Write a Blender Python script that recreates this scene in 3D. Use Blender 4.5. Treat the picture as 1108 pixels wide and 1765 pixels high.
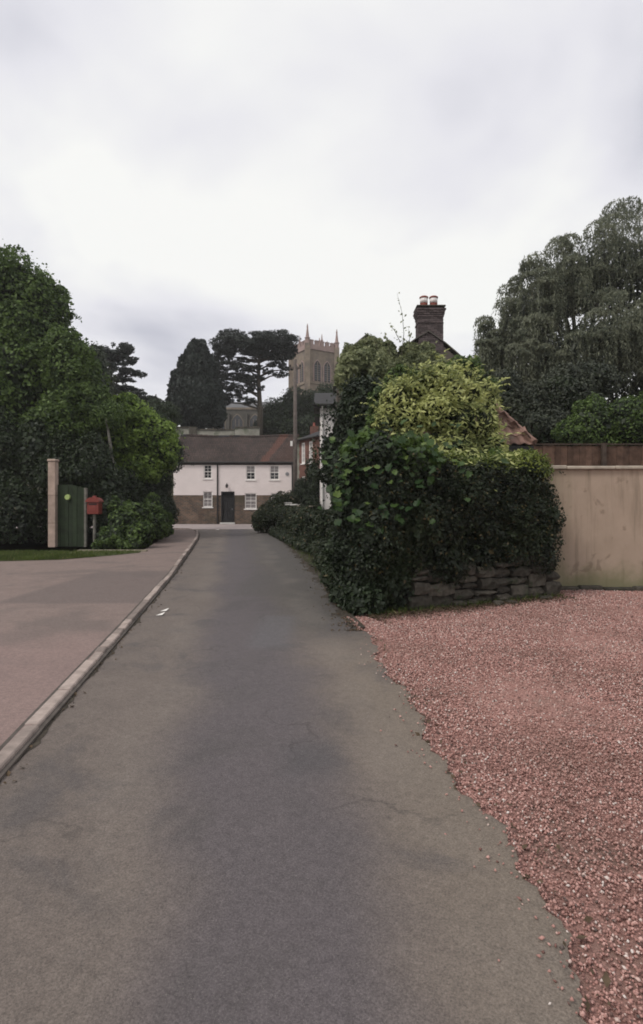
import bpy, bmesh, math, random
import numpy as np
from mathutils import Vector, Matrix
R = math.radians
rng = np.random.default_rng(7)
random.seed(7)
scene = bpy.context.scene
C = scene.collection
for o in list(bpy.data.objects): bpy.data.objects.remove(o)

# ------------------------------------------------------------------ camera
CAM_H, FPX, W, H, HOR = 1.6, 961.0, 1108.0, 1765.0, 868.0
cam_d = bpy.data.cameras.new('camera'); cam = bpy.data.objects.new('camera', cam_d); C.objects.link(cam)
cam.location = (0, 0, CAM_H); cam.rotation_euler = (R(90), 0, 0)
cam_d.sensor_fit = 'HORIZONTAL'; cam_d.sensor_width = 36; cam_d.lens = 36 * FPX / W
cam_d.shift_y = -(H / 2 - HOR) / W
cam_d.clip_end = 3000; cam_d.clip_start = 0.05
scene.camera = cam
# ------------------------------------------------------------------ world: overcast
SUN_EL, SUN_AZ = 50, 128           # azimuth measured from +Y towards -X
world = bpy.data.worlds.new('World'); scene.world = world; world.use_nodes = True
nt = world.node_tree; nt.nodes.clear()
def wn(t, **k):
    n = nt.nodes.new(t)
    for a, v in k.items(): setattr(n, a, v)
    return n
out = wn('ShaderNodeOutputWorld'); bg = wn('ShaderNodeBackground'); bg.inputs['Strength'].default_value = 0.1
sky = wn('ShaderNodeTexSky', sky_type='NISHITA', sun_disc=False)
sky.sun_elevation = R(SUN_EL); sky.sun_rotation = R(-SUN_AZ)
tc = wn('ShaderNodeTexCoord'); sep = wn('ShaderNodeSeparateXYZ'); nt.links.new(tc.outputs['Generated'], sep.inputs[0])
zz = wn('ShaderNodeMath', operation='MAXIMUM'); nt.links.new(sep.outputs['Z'], zz.inputs[0]); zz.inputs[1].default_value = 0.0
za = wn('ShaderNodeMath', operation='ADD'); nt.links.new(zz.outputs[0], za.inputs[0]); za.inputs[1].default_value = 0.22
dx = wn('ShaderNodeMath', operation='DIVIDE'); nt.links.new(sep.outputs['X'], dx.inputs[0]); nt.links.new(za.outputs[0], dx.inputs[1])
dy = wn('ShaderNodeMath', operation='DIVIDE'); nt.links.new(sep.outputs['Y'], dy.inputs[0]); nt.links.new(za.outputs[0], dy.inputs[1])
cb = wn('ShaderNodeCombineXYZ'); nt.links.new(dx.outputs[0], cb.inputs[0]); nt.links.new(dy.outputs[0], cb.inputs[1])
cb.inputs[2].default_value = 7.7
no = wn('ShaderNodeTexNoise'); no.inputs['Scale'].default_value = 0.85; no.inputs['Detail'].default_value = 5; no.inputs['Roughness'].default_value = 0.5
no.inputs['Distortion'].default_value = 0.3
nt.links.new(cb.outputs[0], no.inputs['Vector'])
rp = wn('ShaderNodeValToRGB'); nt.links.new(no.outputs['Fac'], rp.inputs[0])
e = rp.color_ramp.elements
e[0].position = 0.34; e[0].color = (0.50, 0.505, 0.57, 1)
e[1].position = 0.53; e[1].color = (0.87, 0.87, 0.845, 1)
m2 = rp.color_ramp.elements.new(0.44); m2.color = (0.735, 0.73, 0.77, 1)
sc = wn('ShaderNodeVectorMath', operation='SCALE'); nt.links.new(rp.outputs[0], sc.inputs[0]); sc.inputs['Scale'].default_value = 10.4
mx = wn('ShaderNodeMix', data_type='RGBA'); mx.inputs['Factor'].default_value = 0.94
nt.links.new(sky.outputs[0], mx.inputs['A']); nt.links.new(sc.outputs[0], mx.inputs['B'])
nt.links.new(mx.outputs['Result'], bg.inputs['Color']); nt.links.new(bg.outputs[0], out.inputs[0])
sun_d = bpy.data.lights.new('sun', 'SUN'); sun_d.energy = 1.5; sun_d.angle = R(14); sun_d.color = (1, 0.95, 0.88)
sun = bpy.data.objects.new('sun', sun_d); C.objects.link(sun)
sd = Vector((-math.sin(R(SUN_AZ)) * math.cos(R(SUN_EL)), math.cos(R(SUN_AZ)) * math.cos(R(SUN_EL)), math.sin(R(SUN_EL))))
sun.rotation_euler = sd.to_track_quat('Z', 'Y').to_euler(); sun.location = (0, 0, 40)
scene.view_settings.view_transform = 'Standard'; scene.view_settings.look = 'None'
scene.view_settings.exposure = 0.15; scene.view_settings.gamma = 1.0
scene.view_settings.use_curve_mapping = False
scene.render.engine = 'CYCLES'
scene.cycles.max_bounces = 5; scene.cycles.diffuse_bounces = 3; scene.cycles.transmission_bounces = 3; scene.cycles.glossy_bounces = 2
scene.cycles.use_denoising = True
scene.cycles.filter_width = 1.8

# ------------------------------------------------------------------ coordinates
def P(px, py, Y):
    return Vector(((px - W / 2) / FPX * Y, Y, CAM_H + (HOR - py) / FPX * Y))
def G(px, py):
    Y = CAM_H * FPX / (py - HOR)
    return Vector(((px - W / 2) / FPX * Y, Y, 0))

# ------------------------------------------------------------------ materials
MATS = {}
class NG:
    def __init__(s, name):
        s.m = bpy.data.materials.new(name); s.m.use_nodes = True; s.t = s.m.node_tree
        s.b = s.t.nodes['Principled BSDF']; s.o = s.t.nodes['Material Output']
        MATS[name] = s.m
    def n(s, t, **k):
        x = s.t.nodes.new(t)
        for a, v in k.items(): setattr(x, a, v)
        return x
    def l(s, a, b): s.t.links.new(a, b)
    def obj(s): return s.n('ShaderNodeTexCoord').outputs['Object']
    def pos(s): return s.n('ShaderNodeNewGeometry').outputs['Position']
    def noise(s, vec, scale, detail=4, rough=0.55, dist=0.0):
        x = s.n('ShaderNodeTexNoise'); x.inputs['Scale'].default_value = scale; x.inputs['Detail'].default_value = detail
        x.inputs['Roughness'].default_value = rough; x.inputs['Distortion'].default_value = dist
        if vec is not None: s.l(vec, x.inputs['Vector'])
        return x.outputs['Fac']
    def ramp(s, fac, stops):
        r = s.n('ShaderNodeValToRGB'); s.l(fac, r.inputs[0]); el = r.color_ramp.elements
        while len(el) < len(stops): el.new(0.5)
        for e_, (p, c) in zip(el, stops):
            e_.position = p; e_.color = (*c, 1) if len(c) == 3 else c
        return r.outputs[0]
    def mix(s, fac, a, b, mode='MIX'):
        x = s.n('ShaderNodeMix', data_type='RGBA', blend_type=mode)
        for v, k in ((fac, 'Factor'), (a, 'A'), (b, 'B')):
            if isinstance(v, (int, float)): x.inputs[k].default_value = v
            elif isinstance(v, tuple): x.inputs[k].default_value = (*v, 1) if len(v) == 3 else v
            else: s.l(v, x.inputs[k])
        return x.outputs['Result']
    def math(s, op, a, b=0.0):
        x = s.n('ShaderNodeMath', operation=op)
        for i, v in enumerate((a, b)):
            if isinstance(v, (int, float)): x.inputs[i].default_value = v
            else: s.l(v, x.inputs[i])
        return x.outputs[0]
    def mr(s, v, a, b, c=0.0, d=1.0):
        x = s.n('ShaderNodeMapRange', interpolation_type='SMOOTHSTEP'); s.l(v, x.inputs[0])
        for i, q in enumerate((a, b, c, d)): x.inputs[i + 1].default_value = q
        return x.outputs[0]
    def bump(s, h, st=0.3, dist=0.01):
        x = s.n('ShaderNodeBump'); x.inputs['Strength'].default_value = st; x.inputs['Distance'].default_value = dist
        s.l(h, x.inputs['Height']); s.l(x.outputs[0], s.b.inputs['Normal'])
    def col(s, c):
        if isinstance(c, tuple): s.b.inputs['Base Color'].default_value = (*c, 1)
        else: s.l(c, s.b.inputs['Base Color'])
    def rough(s, r, spec=0.3):
        s.b.inputs['Roughness'].default_value = r; s.b.inputs['Specular IOR Level'].default_value = spec

def plain(name, c, var=0.25, scale=6, rough=0.85, bump=0.25, bscale=60, spec=0.25, rnd=0.0, c2=None, c2s=1.5, c2t=(0.5, 0.65)):
    g = NG(name); v = g.pos()
    f = g.noise(v, scale, 6)
    lo = tuple(x * (1 - var) for x in c); hi = tuple(min(1, x * (1 + var)) for x in c)
    col = g.ramp(f, [(0.3, lo), (0.7, hi)])
    if c2:
        f2 = g.noise(v, c2s, 5, 0.6)
        col = g.mix(g.mr(f2, *c2t), col, c2)
    if rnd:
        oi = g.n('ShaderNodeObjectInfo').outputs['Random']
        k = g.mr(oi, 0, 1, 1 - rnd, 1 + rnd)
        h = g.n('ShaderNodeHueSaturation'); g.l(k, h.inputs['Value']); g.l(col, h.inputs['Color']); col = h.outputs[0]
    g.col(col); g.rough(rough, spec); g.bump(g.noise(v, bscale, 5), bump)
    return g.m

def leafmat(name, dark, light, trans=0.25, rough=0.55, spec=0.35, dead=None):
    g = NG(name)
    at = g.n('ShaderNodeAttribute'); at.attribute_name = 'rnd'
    col = g.ramp(at.outputs['Fac'], [(0.0, dark), (0.75, tuple(0.5 * (a + b) for a, b in zip(dark, light))), (1.0, light)])
    f = g.noise(g.pos(), 1.3, 3)
    col = g.mix(g.mr(f, 0.42, 0.62, 0, 0.55), col, light)
    if dead:
        col = g.mix(g.mr(at.outputs['Fac'], 0.965, 0.97), col, dead)
    g.col(col); g.rough(rough, spec)
    tr = g.n('ShaderNodeBsdfTranslucent'); g.l(col, tr.inputs[0])
    ms = g.n('ShaderNodeMixShader'); ms.inputs[0].default_value = trans
    g.l(g.b.outputs[0], ms.inputs[1]); g.l(tr.outputs[0], ms.inputs[2]); g.l(ms.outputs[0], g.o.inputs[0])
    return g.m

def bricks(name, u, c1, c2, mortar, bw=0.225, bh=0.075, msz=0.012, var=0.4, bump=0.4, rough=0.9, stain=None):
    """brick wall whose length runs along the horizontal unit vector u"""
    g = NG(name); v = g.pos()
    d = g.n('ShaderNodeVectorMath', operation='DOT_PRODUCT'); g.l(v, d.inputs[0]); d.inputs[1].default_value = (u[0], u[1], 0)
    s = g.n('ShaderNodeSeparateXYZ'); g.l(v, s.inputs[0])
    c = g.n('ShaderNodeCombineXYZ'); g.l(d.outputs['Value'], c.inputs[0]); g.l(s.outputs['Z'], c.inputs[1])
    b = g.n('ShaderNodeTexBrick'); g.l(c.outputs[0], b.inputs['Vector'])
    b.inputs['Scale'].default_value = 1; b.inputs['Mortar Size'].default_value = msz; b.inputs['Brick Width'].default_value = bw; b.inputs['Row Height'].default_value = bh
    b.inputs['Color1'].default_value = (*c1, 1); b.inputs['Color2'].default_value = (*c2, 1); b.inputs['Mortar'].default_value = (*mortar, 1)
    f = g.noise(v, 1.2, 6, 0.65)
    col = g.mix(1.0, b.outputs['Color'], g.ramp(f, [(0.3, (1 - var,) * 3), (0.7, (1.0, 1.0, 1.0))]), 'MULTIPLY')
    if stain: col = g.mix(g.mr(g.noise(v, 0.7, 5, 0.6), 0.5, 0.68), col, stain)
    g.col(col); g.rough(rough, 0.2)
    hgt = g.math('SUBTRACT', g.math('MULTIPLY', g.noise(v, 40, 4), 0.4), b.outputs['Fac'])
    g.bump(hgt, bump, 0.01)
    return g.m

# surfaces
def road_material():
    g = NG('asphalt'); v = g.pos(); s = g.n('ShaderNodeSeparateXYZ'); g.l(v, s.inputs[0])
    mp = g.n('ShaderNodeMapping'); mp.inputs['Rotation'].default_value = (0.61, 0.43, 0.77); g.l(v, mp.inputs[0]); rv = mp.outputs[0]
    big = g.noise(rv, 0.55, 5, 0.6); mid = g.noise(rv, 3.0, 6, 0.7); fine = g.noise(rv, 110, 3, 0.8); spk = g.noise(rv, 260, 2, 0.6)
    a = g.math('ADD', s.outputs['X'], g.math('MULTIPLY', s.outputs['Y'], 0.156))
    a = g.math('ADD', a, g.math('MULTIPLY', g.math('SUBTRACT', big, 0.5), 0.9))
    base = g.ramp(mid, [(0.25, (0.128, 0.104, 0.091)), (0.75, (0.170, 0.139, 0.121))])
    band = g.math('MULTIPLY', g.mr(a, -0.65, -0.05), g.mr(a, 1.0, 0.35))
    col = g.mix(g.math('MULTIPLY', band, 0.85), base, (0.098, 0.085, 0.092))
    tan = g.math('MULTIPLY', g.mr(a, 0.55, 1.3), g.mr(s.outputs['Y'], 8.0, 5.0))
    col = g.mix(g.math('MULTIPLY', tan, 0.75), col, (0.185, 0.150, 0.118))
    damp_shade = g.math('MULTIPLY', g.mr(a, 0.1, 1.2), g.mr(s.outputs['Y'], 6.0, 7.6))  # hedge's shadow painted into the road colour, over damp asphalt
    col = g.mix(g.math('MULTIPLY', damp_shade, 0.8), col, (0.070, 0.066, 0.062))
    blot = g.noise(v, 1.1, 5, 0.6, 0.6)
    col = g.mix(g.mr(blot, 0.50, 0.68, 0, 0.7), col, (0.085, 0.075, 0.075))
    # old reinstatement patches, with wobbly edges
    wob = g.math('MULTIPLY', g.math('SUBTRACT', mid, 0.5), 0.18)
    for (x0, x1, y0, y1, c_, k) in ((-0.95, -0.25, 6.0, 8.1, (0.115, 0.108, 0.114), .7), (-0.35, 0.25, 3.1, 3.9, (0.075, 0.070, 0.074), .6), (-1.7, -0.6, 9.5, 13.5, (0.085, 0.077, 0.073), .5)):
        X = g.math('ADD', s.outputs['X'], wob); Y = g.math('ADD', s.outputs['Y'], wob)
        k_ = g.math('MULTIPLY', g.math('MULTIPLY', g.mr(X, x0, x0 + .25), g.mr(X, x1, x1 - .25)), g.math('MULTIPLY', g.mr(Y, y0, y0 + .35), g.mr(Y, y1, y1 - .3)))
        col = g.mix(g.math('MULTIPLY', k_, k), col, c_)
    vo = g.n('ShaderNodeTexVoronoi', feature='DISTANCE_TO_EDGE'); wv = g.n('ShaderNodeVectorMath', operation='ADD'); g.l(v, wv.inputs[0])
    nz = g.n('ShaderNodeTexNoise'); nz.inputs['Scale'].default_value = 2.2; nz.inputs['Detail'].default_value = 6; g.l(v, nz.inputs['Vector']); g.l(nz.outputs['Color'], wv.inputs[1])
    g.l(wv.outputs[0], vo.inputs['Vector']); vo.inputs['Scale'].default_value = 0.55
    crack = g.math('MULTIPLY', g.mr(vo.outputs['Distance'], 0.011, 0.002), g.mr(g.noise(v, 0.45, 3), 0.46, 0.58))
    col = g.mix(g.math('MULTIPLY', crack, 0.4), col, (0.035, 0.03, 0.028))
    track = g.math('MULTIPLY', g.mr(g.math('ABSOLUTE', g.math('SUBTRACT', g.math('ABSOLUTE', g.math('SUBTRACT', a, 0.25)), 0.85)), 0.35, 0.05), g.mr(g.noise(v, 0.8, 5, .6), .35, .6))
    col = g.mix(g.math('MULTIPLY', track, 0.30), col, (0.20, 0.172, 0.150))
    agg = g.noise(rv, 21, 6, 0.85)
    col = g.mix(1.0, col, g.ramp(agg, [(0.34, (0.80,) * 3), (0.66, (1.18,) * 3)]), 'MULTIPLY')
    col = g.mix(1.0, col, g.ramp(fine, [(0.3, (0.55, 0.55, 0.55)), (0.7, (1.35, 1.35, 1.35))]), 'MULTIPLY')
    col = g.mix(g.mr(spk, 0.62, 0.70, 0, 0.7), col, (0.24, 0.22, 0.20))
    g.col(col); g.rough(0.78, 0.35)
    g.bump(g.math('ADD', fine, g.math('MULTIPLY', mid, 0.8)), 0.55, 0.006)
    return g.m
def pavement_material():
    g = NG('pavement_tarmac'); v = g.pos(); s = g.n('ShaderNodeSeparateXYZ'); g.l(v, s.inputs[0])
    big = g.noise(v, 0.5, 5, 0.6, 0.4); mid = g.noise(v, 4.0, 6, 0.7); fine = g.noise(v, 150, 3, 0.7)
    col = g.ramp(mid, [(0.25, (0.185, 0.138, 0.122)), (0.75, (0.245, 0.186, 0.166))])
    col = g.mix(g.mr(big, 0.5, 0.62, 0, 0.7), col, (0.150, 0.120, 0.109))
    # reddish strip near the camera, darker square reinstatement further up
    col = g.mix(g.mr(g.math('ADD', s.outputs['Y'], g.math('MULTIPLY', big, 3)), 9.2, 7.0, 0, 0.6), col, (0.270, 0.185, 0.170))
    wob = g.math('MULTIPLY', g.math('SUBTRACT', mid, 0.5), 0.25)
    X = g.math('ADD', s.outputs['X'], wob); Y = g.math('ADD', s.outputs['Y'], wob)
    k = g.math('MULTIPLY', g.math('MULTIPLY', g.mr(X, -5.2, -5.0), g.mr(X, -2.6, -2.9)), g.math('MULTIPLY', g.mr(Y, 8.6, 8.8), g.mr(Y, 13.0, 12.7)))
    col = g.mix(g.math('MULTIPLY', k, 0.7), col, (0.140, 0.112, 0.104))
    agg = g.noise(v, 34, 5, 0.8)
    col = g.mix(1.0, col, g.ramp(agg, [(0.34, (0.76,) * 3), (0.66, (1.2,) * 3)]), 'MULTIPLY')
    col = g.mix(1.0, col, g.ramp(fine, [(0.28, (0.7,) * 3), (0.72, (1.2,) * 3)]), 'MULTIPLY')
    g.col(col); g.rough(0.85, 0.3); g.bump(g.math('ADD', fine, mid), 0.5, 0.005)
    return g.m
def gravel_material():
    g = NG('pink_gravel'); at = g.n('ShaderNodeAttribute'); at.attribute_name = 'rnd'
    col = g.ramp(at.outputs['Fac'], [(0.0, (0.12, 0.10, 0.09)), (0.07, (0.14, 0.072, 0.062)), (0.25, (0.33, 0.178, 0.153)), (0.6, (0.45, 0.25, 0.218)), (0.88, (0.56, 0.345, 0.305)), (0.95, (0.60, 0.48, 0.43)), (1.0, (0.70, 0.64, 0.60))])
    f = g.noise(g.pos(), 0.9, 5, 0.6)
    col = g.mix(g.mr(f, 0.46, 0.66, 0, 0.5), col, (0.25, 0.145, 0.12)); col = g.mix(g.mr(g.noise(g.pos(), 5.5, 5, 0.7), 0.52, 0.7, 0, 0.55), col, (0.16, 0.09, 0.075))
    g.col(col); g.rough(0.85, 0.25)
    return g.m
road_material(); pavement_material(); gravel_material()
plain('gravel_bed', (0.32, 0.178, 0.152), 0.55, 85, 0.95, 0.8, 160, c2=(0.24, 0.15, 0.125), c2s=1.2)
plain('soil', (0.055, 0.05, 0.032), 0.4, 3, 0.95, 0.5, 30, c2=(0.05, 0.075, 0.025), c2s=0.5)
plain('side_tarmac', (0.33, 0.28, 0.27), 0.15, 2, 0.9, 0.3, 90)
plain('kerb_stone', (0.30, 0.245, 0.218), 0.25, 9, 0.85, 0.4, 80, rnd=0.28)
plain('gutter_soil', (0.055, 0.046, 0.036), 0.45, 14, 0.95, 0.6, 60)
plain('kerb_bed', (0.10, 0.085, 0.075), 0.3, 9)
plain('concrete_edge', (0.26, 0.23, 0.17), 0.25, 9, rnd=0.1)
plain('grass_soil', (0.06, 0.07, 0.025), 0.4, 4, 0.95, 0.5, 40)
plain('white_paint', (0.80, 0.77, 0.74), 0.06, 3, 0.6, 0.1, 40)
plain('black_paint', (0.02, 0.02, 0.021), 0.2, 6, 0.5, 0.1, 30)
plain('dark_gutter', (0.03, 0.028, 0.027), 0.2, 6, 0.6, 0.1, 30)
plain('slate', (0.032, 0.03, 0.032), 0.3, 6, 0.75, 0.3, 30, rnd=0.15)
plain('stone_dark', (0.066, 0.058, 0.047), 0.5, 11, 0.95, 0.8, 45, rnd=0.35, c2=(0.04, 0.05, 0.028), c2s=5, c2t=(0.55, 0.7))
plain('stone_core', (0.035, 0.032, 0.028), 0.3, 9)
plain('tower_stone', (0.215, 0.172, 0.135), 0.22, 1.2, 0.95, 0.5, 8, c2=(0.155, 0.128, 0.108), c2s=0.4)
plain('tower_stone_pink', (0.31, 0.225, 0.205), 0.15, 1.5, 0.95, 0.4, 8)
plain('nave_stone', (0.085, 0.078, 0.068), 0.25, 1.2, 0.95, 0.5, 8)
plain('louvre', (0.04, 0.038, 0.04), 0.2, 4)
plain('lead', (0.12, 0.12, 0.125), 0.2, 3)
plain('churchyard_stone', (0.26, 0.25, 0.215), 0.25, 1.5, 0.95, 0.5, 12, c2=(0.12, 0.13, 0.09), c2s=0.8)
plain('pole_wood', (0.12, 0.10, 0.09), 0.25, 5, 0.9, 0.4, 40)
plain('metal_grey', (0.25, 0.25, 0.26), 0.1, 5, 0.5, 0.1)
plain('red_paint', (0.20, 0.032, 0.022), 0.15, 9, 0.45, 0.08, 40, spec=0.5)
plain('green_paint', (0.024, 0.036, 0.018), 0.3, 5, 0.7, 0.25, 40, rnd=0.12)
plain('lime', (0.36, 0.45, 0.17), 0.08, 5, 0.5, 0.05)
plain('pier_stone', (0.40, 0.30, 0.25), 0.2, 5, 0.9, 0.4, 50, rnd=0.08)
plain('bark', (0.07, 0.058, 0.045), 0.4, 8, 0.95, 0.8, 30)
plain('bark_grey', (0.16, 0.15, 0.13), 0.35, 8, 0.95, 0.7, 30)
plain('twig', (0.06, 0.055, 0.035), 0.3, 8)
plain('box_wood', (0.10, 0.10, 0.09), 0.25, 8, 0.85)
plain('coping', (0.38, 0.33, 0.27), 0.2, 6, 0.9, 0.4, 60, rnd=0.08)
plain('slab', (0.60, 0.58, 0.56), 0.12, 6, 0.8, 0.3, 60)
plain('brown_board', (0.105, 0.062, 0.045), 0.35, 7, 0.9, 0.5, 50, rnd=0.25)
plain('fence_post', (0.07, 0.05, 0.04), 0.3, 7)
plain('cream_render', (0.42, 0.40, 0.26), 0.15, 3, 0.9, 0.3, 60)
plain('white_render', (0.80, 0.75, 0.73), 0.1, 2, 0.9, 0.3, 50)
plain('pantile', (0.20, 0.122, 0.098), 0.3, 8, 0.9, 0.4, 60, rnd=0.3, c2=(0.16, 0.13, 0.10), c2s=6, c2t=(0.55, 0.75))
plain('pot_red', (0.26, 0.085, 0.065), 0.2, 8, 0.8)
plain('pot_white', (0.78, 0.74, 0.72), 0.08, 8, 0.7)
plain('chimney_brick', (0.095, 0.075, 0.075), 0.25, 20, 0.95, 0.4, 80, rnd=0.3)
plain('mortar', (0.085, 0.078, 0.078), 0.2, 20)
plain('roof_grey', (0.095, 0.085, 0.075), 0.3, 3, 0.9, 0.5, 30, c2=(0.07, 0.085, 0.05), c2s=1.2)
plain('gable_wall', (0.11, 0.092, 0.08), 0.2, 3, 0.9)
plain('paper', (0.75, 0.72, 0.68), 0.05, 20, 0.8)
plain('dead_leaf', (0.085, 0.06, 0.038), 0.4, 20, 0.9, 0.2)
plain('pale_sky_pane', (0.26, 0.235, 0.235), 0.08, 6, 0.35, 0.05, spec=0.6)  # pale panes: sky reflection painted as an opaque blind colour
def glass_dark():
    g = NG('dark_glass'); f = g.noise(g.pos(), 3, 3)
    g.col(g.ramp(f, [(0.3, (0.012, 0.014, 0.016)), (0.7, (0.045, 0.045, 0.05))])); g.rough(0.12, 0.5); return g.m
glass_dark()
bricks('painted_brick', (1, 0), (0.88, 0.79, 0.77), (0.84, 0.75, 0.73), (0.76, 0.68, 0.66), var=0.10, bump=0.35)
bricks('cottage_brick', (1, 0), (0.23, 0.135, 0.09), (0.10, 0.075, 0.062), (0.22, 0.19, 0.16), bw=.28, bh=.1, msz=.016, var=0.55, stain=(0.085, 0.07, 0.05))
UB = Vector((1.72, -3.0, 0)).normalized()
bricks('red_brick', UB, (0.22, 0.085, 0.06), (0.16, 0.06, 0.045), (0.2, 0.15, 0.13), var=0.4)
def render_wall():
    g = NG('tan_render'); v = g.pos(); s = g.n('ShaderNodeSeparateXYZ'); g.l(v, s.inputs[0])
    m = g.n('ShaderNodeMapping'); m.inputs['Scale'].default_value = (1.0, 1.0, 0.09); g.l(v, m.inputs[0])
    streak = g.noise(m.outputs[0], 7, 5, 0.6); big = g.noise(v, 1.4, 5, 0.6); fine = g.noise(v, 90, 4, 0.6)
    col = g.ramp(big, [(0.3, (0.33, 0.255, 0.195)), (0.7, (0.42, 0.325, 0.255))])
    col = g.mix(g.mr(streak, 0.46, 0.68, 0, 0.7), col, (0.22, 0.172, 0.128))
    z = g.math('ADD', s.outputs['Z'], g.math('MULTIPLY', g.math('SUBTRACT', big, 0.5), 0.9))
    col = g.mix(g.mr(z, 0.55, 0.05, 0, 0.75), col, (0.15, 0.15, 0.075))
    xl = g.math('ADD', s.outputs['X'], g.math('MULTIPLY', g.math('SUBTRACT', streak, 0.5), 1.0))
    col = g.mix(g.mr(xl, 4.75, 4.2, 0, 0.55), col, (0.17, 0.16, 0.10))
    col = g.mix(g.mr(g.noise(v, 3.2, 4, 0.5, 0.5), 0.63, 0.70, 0, 0.5), col, (0.17, 0.125, 0.09))
    g.col(col); g.rough(0.92, 0.2); g.bump(g.math('ADD', fine, big), 0.4, 0.008)
render_wall()
def tile_roof():
    g = NG('brown_tiles'); v = g.pos(); s = g.n('ShaderNodeSeparateXYZ'); g.l(v, s.inputs[0])
    c = g.n('ShaderNodeCombineXYZ'); g.l(s.outputs['X'], c.inputs[0]); g.l(g.math('MULTIPLY', s.outputs['Z'], 1.55), c.inputs[1])
    b = g.n('ShaderNodeTexBrick'); g.l(c.outputs[0], b.inputs['Vector'])
    for k, q in (('Scale', 1), ('Mortar Size', 0.02), ('Brick Width', 0.2), ('Row Height', 0.26)): b.inputs[k].default_value = q
    b.inputs['Color1'].default_value = (0.078, 0.053, 0.046, 1); b.inputs['Color2'].default_value = (0.05, 0.037, 0.034, 1); b.inputs['Mortar'].default_value = (0.03, 0.025, 0.022, 1)
    f = g.noise(v, 0.8, 6, 0.65)
    col = g.mix(1.0, b.outputs['Color'], g.ramp(f, [(0.3, (0.6,) * 3), (0.7, (1.25,) * 3)]), 'MULTIPLY')
    # newer red tiles in a slanting strip, and more of them towards the right-hand end
    t = g.math('ADD', s.outputs['X'], g.math('MULTIPLY', g.math('SUBTRACT', s.outputs['Z'], 5.0), -0.62))
    t = g.math('ADD', t, g.math('MULTIPLY', g.math('SUBTRACT', g.noise(v, 2.5, 3), 0.5), 0.6))
    strip = g.math('MULTIPLY', g.mr(t, -4.95, -4.75), g.mr(t, -4.1, -4.3))
    col = g.mix(g.math('MULTIPLY', strip, 0.55), col, g.mix(0.4, b.outputs['Color'], (0.26, 0.085, 0.05)))
    col = g.mix(g.math('MULTIPLY', g.mr(t, -4.3, -3.4), 0.2), col, (0.13, 0.06, 0.045))
    g.col(col); g.rough(0.85, 0.25)
    w = g.n('ShaderNodeTexWave'); g.l(c.outputs[0], w.inputs[0]); w.inputs['Scale'].default_value = 1.6
    g.bump(g.math('SUBTRACT', g.math('MULTIPLY', w.outputs['Fac'], 0.6), b.outputs['Fac']), 0.6, 0.03)
tile_roof()
# foliage
leafmat('leaf_hedge', (0.009, 0.014, 0.008), (0.024, 0.038, 0.014), 0.18, dead=(0.10, 0.08, 0.03))
leafmat('leaf_hedge_top', (0.05, 0.085, 0.018), (0.22, 0.26, 0.05), 0.35)
leafmat('leaf_roadside', (0.012, 0.018, 0.009), (0.036, 0.050, 0.018), 0.2, dead=(0.16, 0.12, 0.07))
leafmat('leaf_ivy', (0.010, 0.016, 0.010), (0.028, 0.045, 0.016), 0.15)
leafmat('leaf_vine', (0.03, 0.065, 0.014), (0.12, 0.19, 0.04), 0.4)
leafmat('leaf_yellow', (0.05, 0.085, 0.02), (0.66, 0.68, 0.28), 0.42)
leafmat('leaf_climber', (0.09, 0.115, 0.055), (0.34, 0.36, 0.19), 0.4)
leafmat('leaf_willow', (0.07, 0.085, 0.06), (0.24, 0.25, 0.17), 0.35)
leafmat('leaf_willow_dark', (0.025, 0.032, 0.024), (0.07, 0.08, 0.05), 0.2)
leafmat('leaf_bright', (0.046, 0.088, 0.02), (0.31, 0.43, 0.09), 0.44)
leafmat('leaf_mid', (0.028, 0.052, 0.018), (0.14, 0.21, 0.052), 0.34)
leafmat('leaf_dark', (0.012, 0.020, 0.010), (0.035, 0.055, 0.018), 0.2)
leafmat('leaf_grey', (0.04, 0.052, 0.035), (0.13, 0.15, 0.10), 0.25)
leafmat('needle_cypress', (0.008, 0.014, 0.011), (0.018, 0.028, 0.020), 0.05)
leafmat('needle_cedar', (0.012, 0.017, 0.014), (0.032, 0.042, 0.032), 0.05)
leafmat('grass_blade', (0.04, 0.06, 0.012), (0.12, 0.16, 0.035), 0.35, dead=(0.25, 0.22, 0.10))

# ------------------------------------------------------------------ builders
ORG = {}
def org(o): return ORG.get(o.name, Vector((0, 0, 0))) if o else Vector((0, 0, 0))
def tag(o, label=None, cat=None, group=None, kind=None):
    if label: o['label'] = label
    if cat: o['category'] = cat
    if group: o['group'] = group
    if kind: o['kind'] = kind
    return o
def thing(name, label, cat, loc=(0, 0, 0), group=None):
    o = bpy.data.objects.new(name, None); C.objects.link(o); o.location = loc; o.empty_display_size = 0.2
    ORG[o.name] = Vector(loc)
    return tag(o, label, cat, group)
def link(name, me, parent=None, kind=None, label=None):
    o = bpy.data.objects.new(name, me); C.objects.link(o)
    if parent is not None: o.parent = parent
    ORG[o.name] = org(parent)
    if kind: o['kind'] = kind
    if label: o['label'] = label
    return o
class TF:
    """wall frame: a along u, b up, c outward along n"""
    def __init__(s, o, u, n=None):
        s.o = Vector(o); s.u = Vector(u).normalized()
        s.n = Vector(n).normalized() if n is not None else Vector((s.u.y, -s.u.x, 0))
    def __call__(s, a, b, c): return s.o + s.u * a + Vector((0, 0, b)) + s.n * c
ID = TF((0, 0, 0), (1, 0, 0), (0, 1, 0))   # a=x, b=z, c=y
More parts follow.
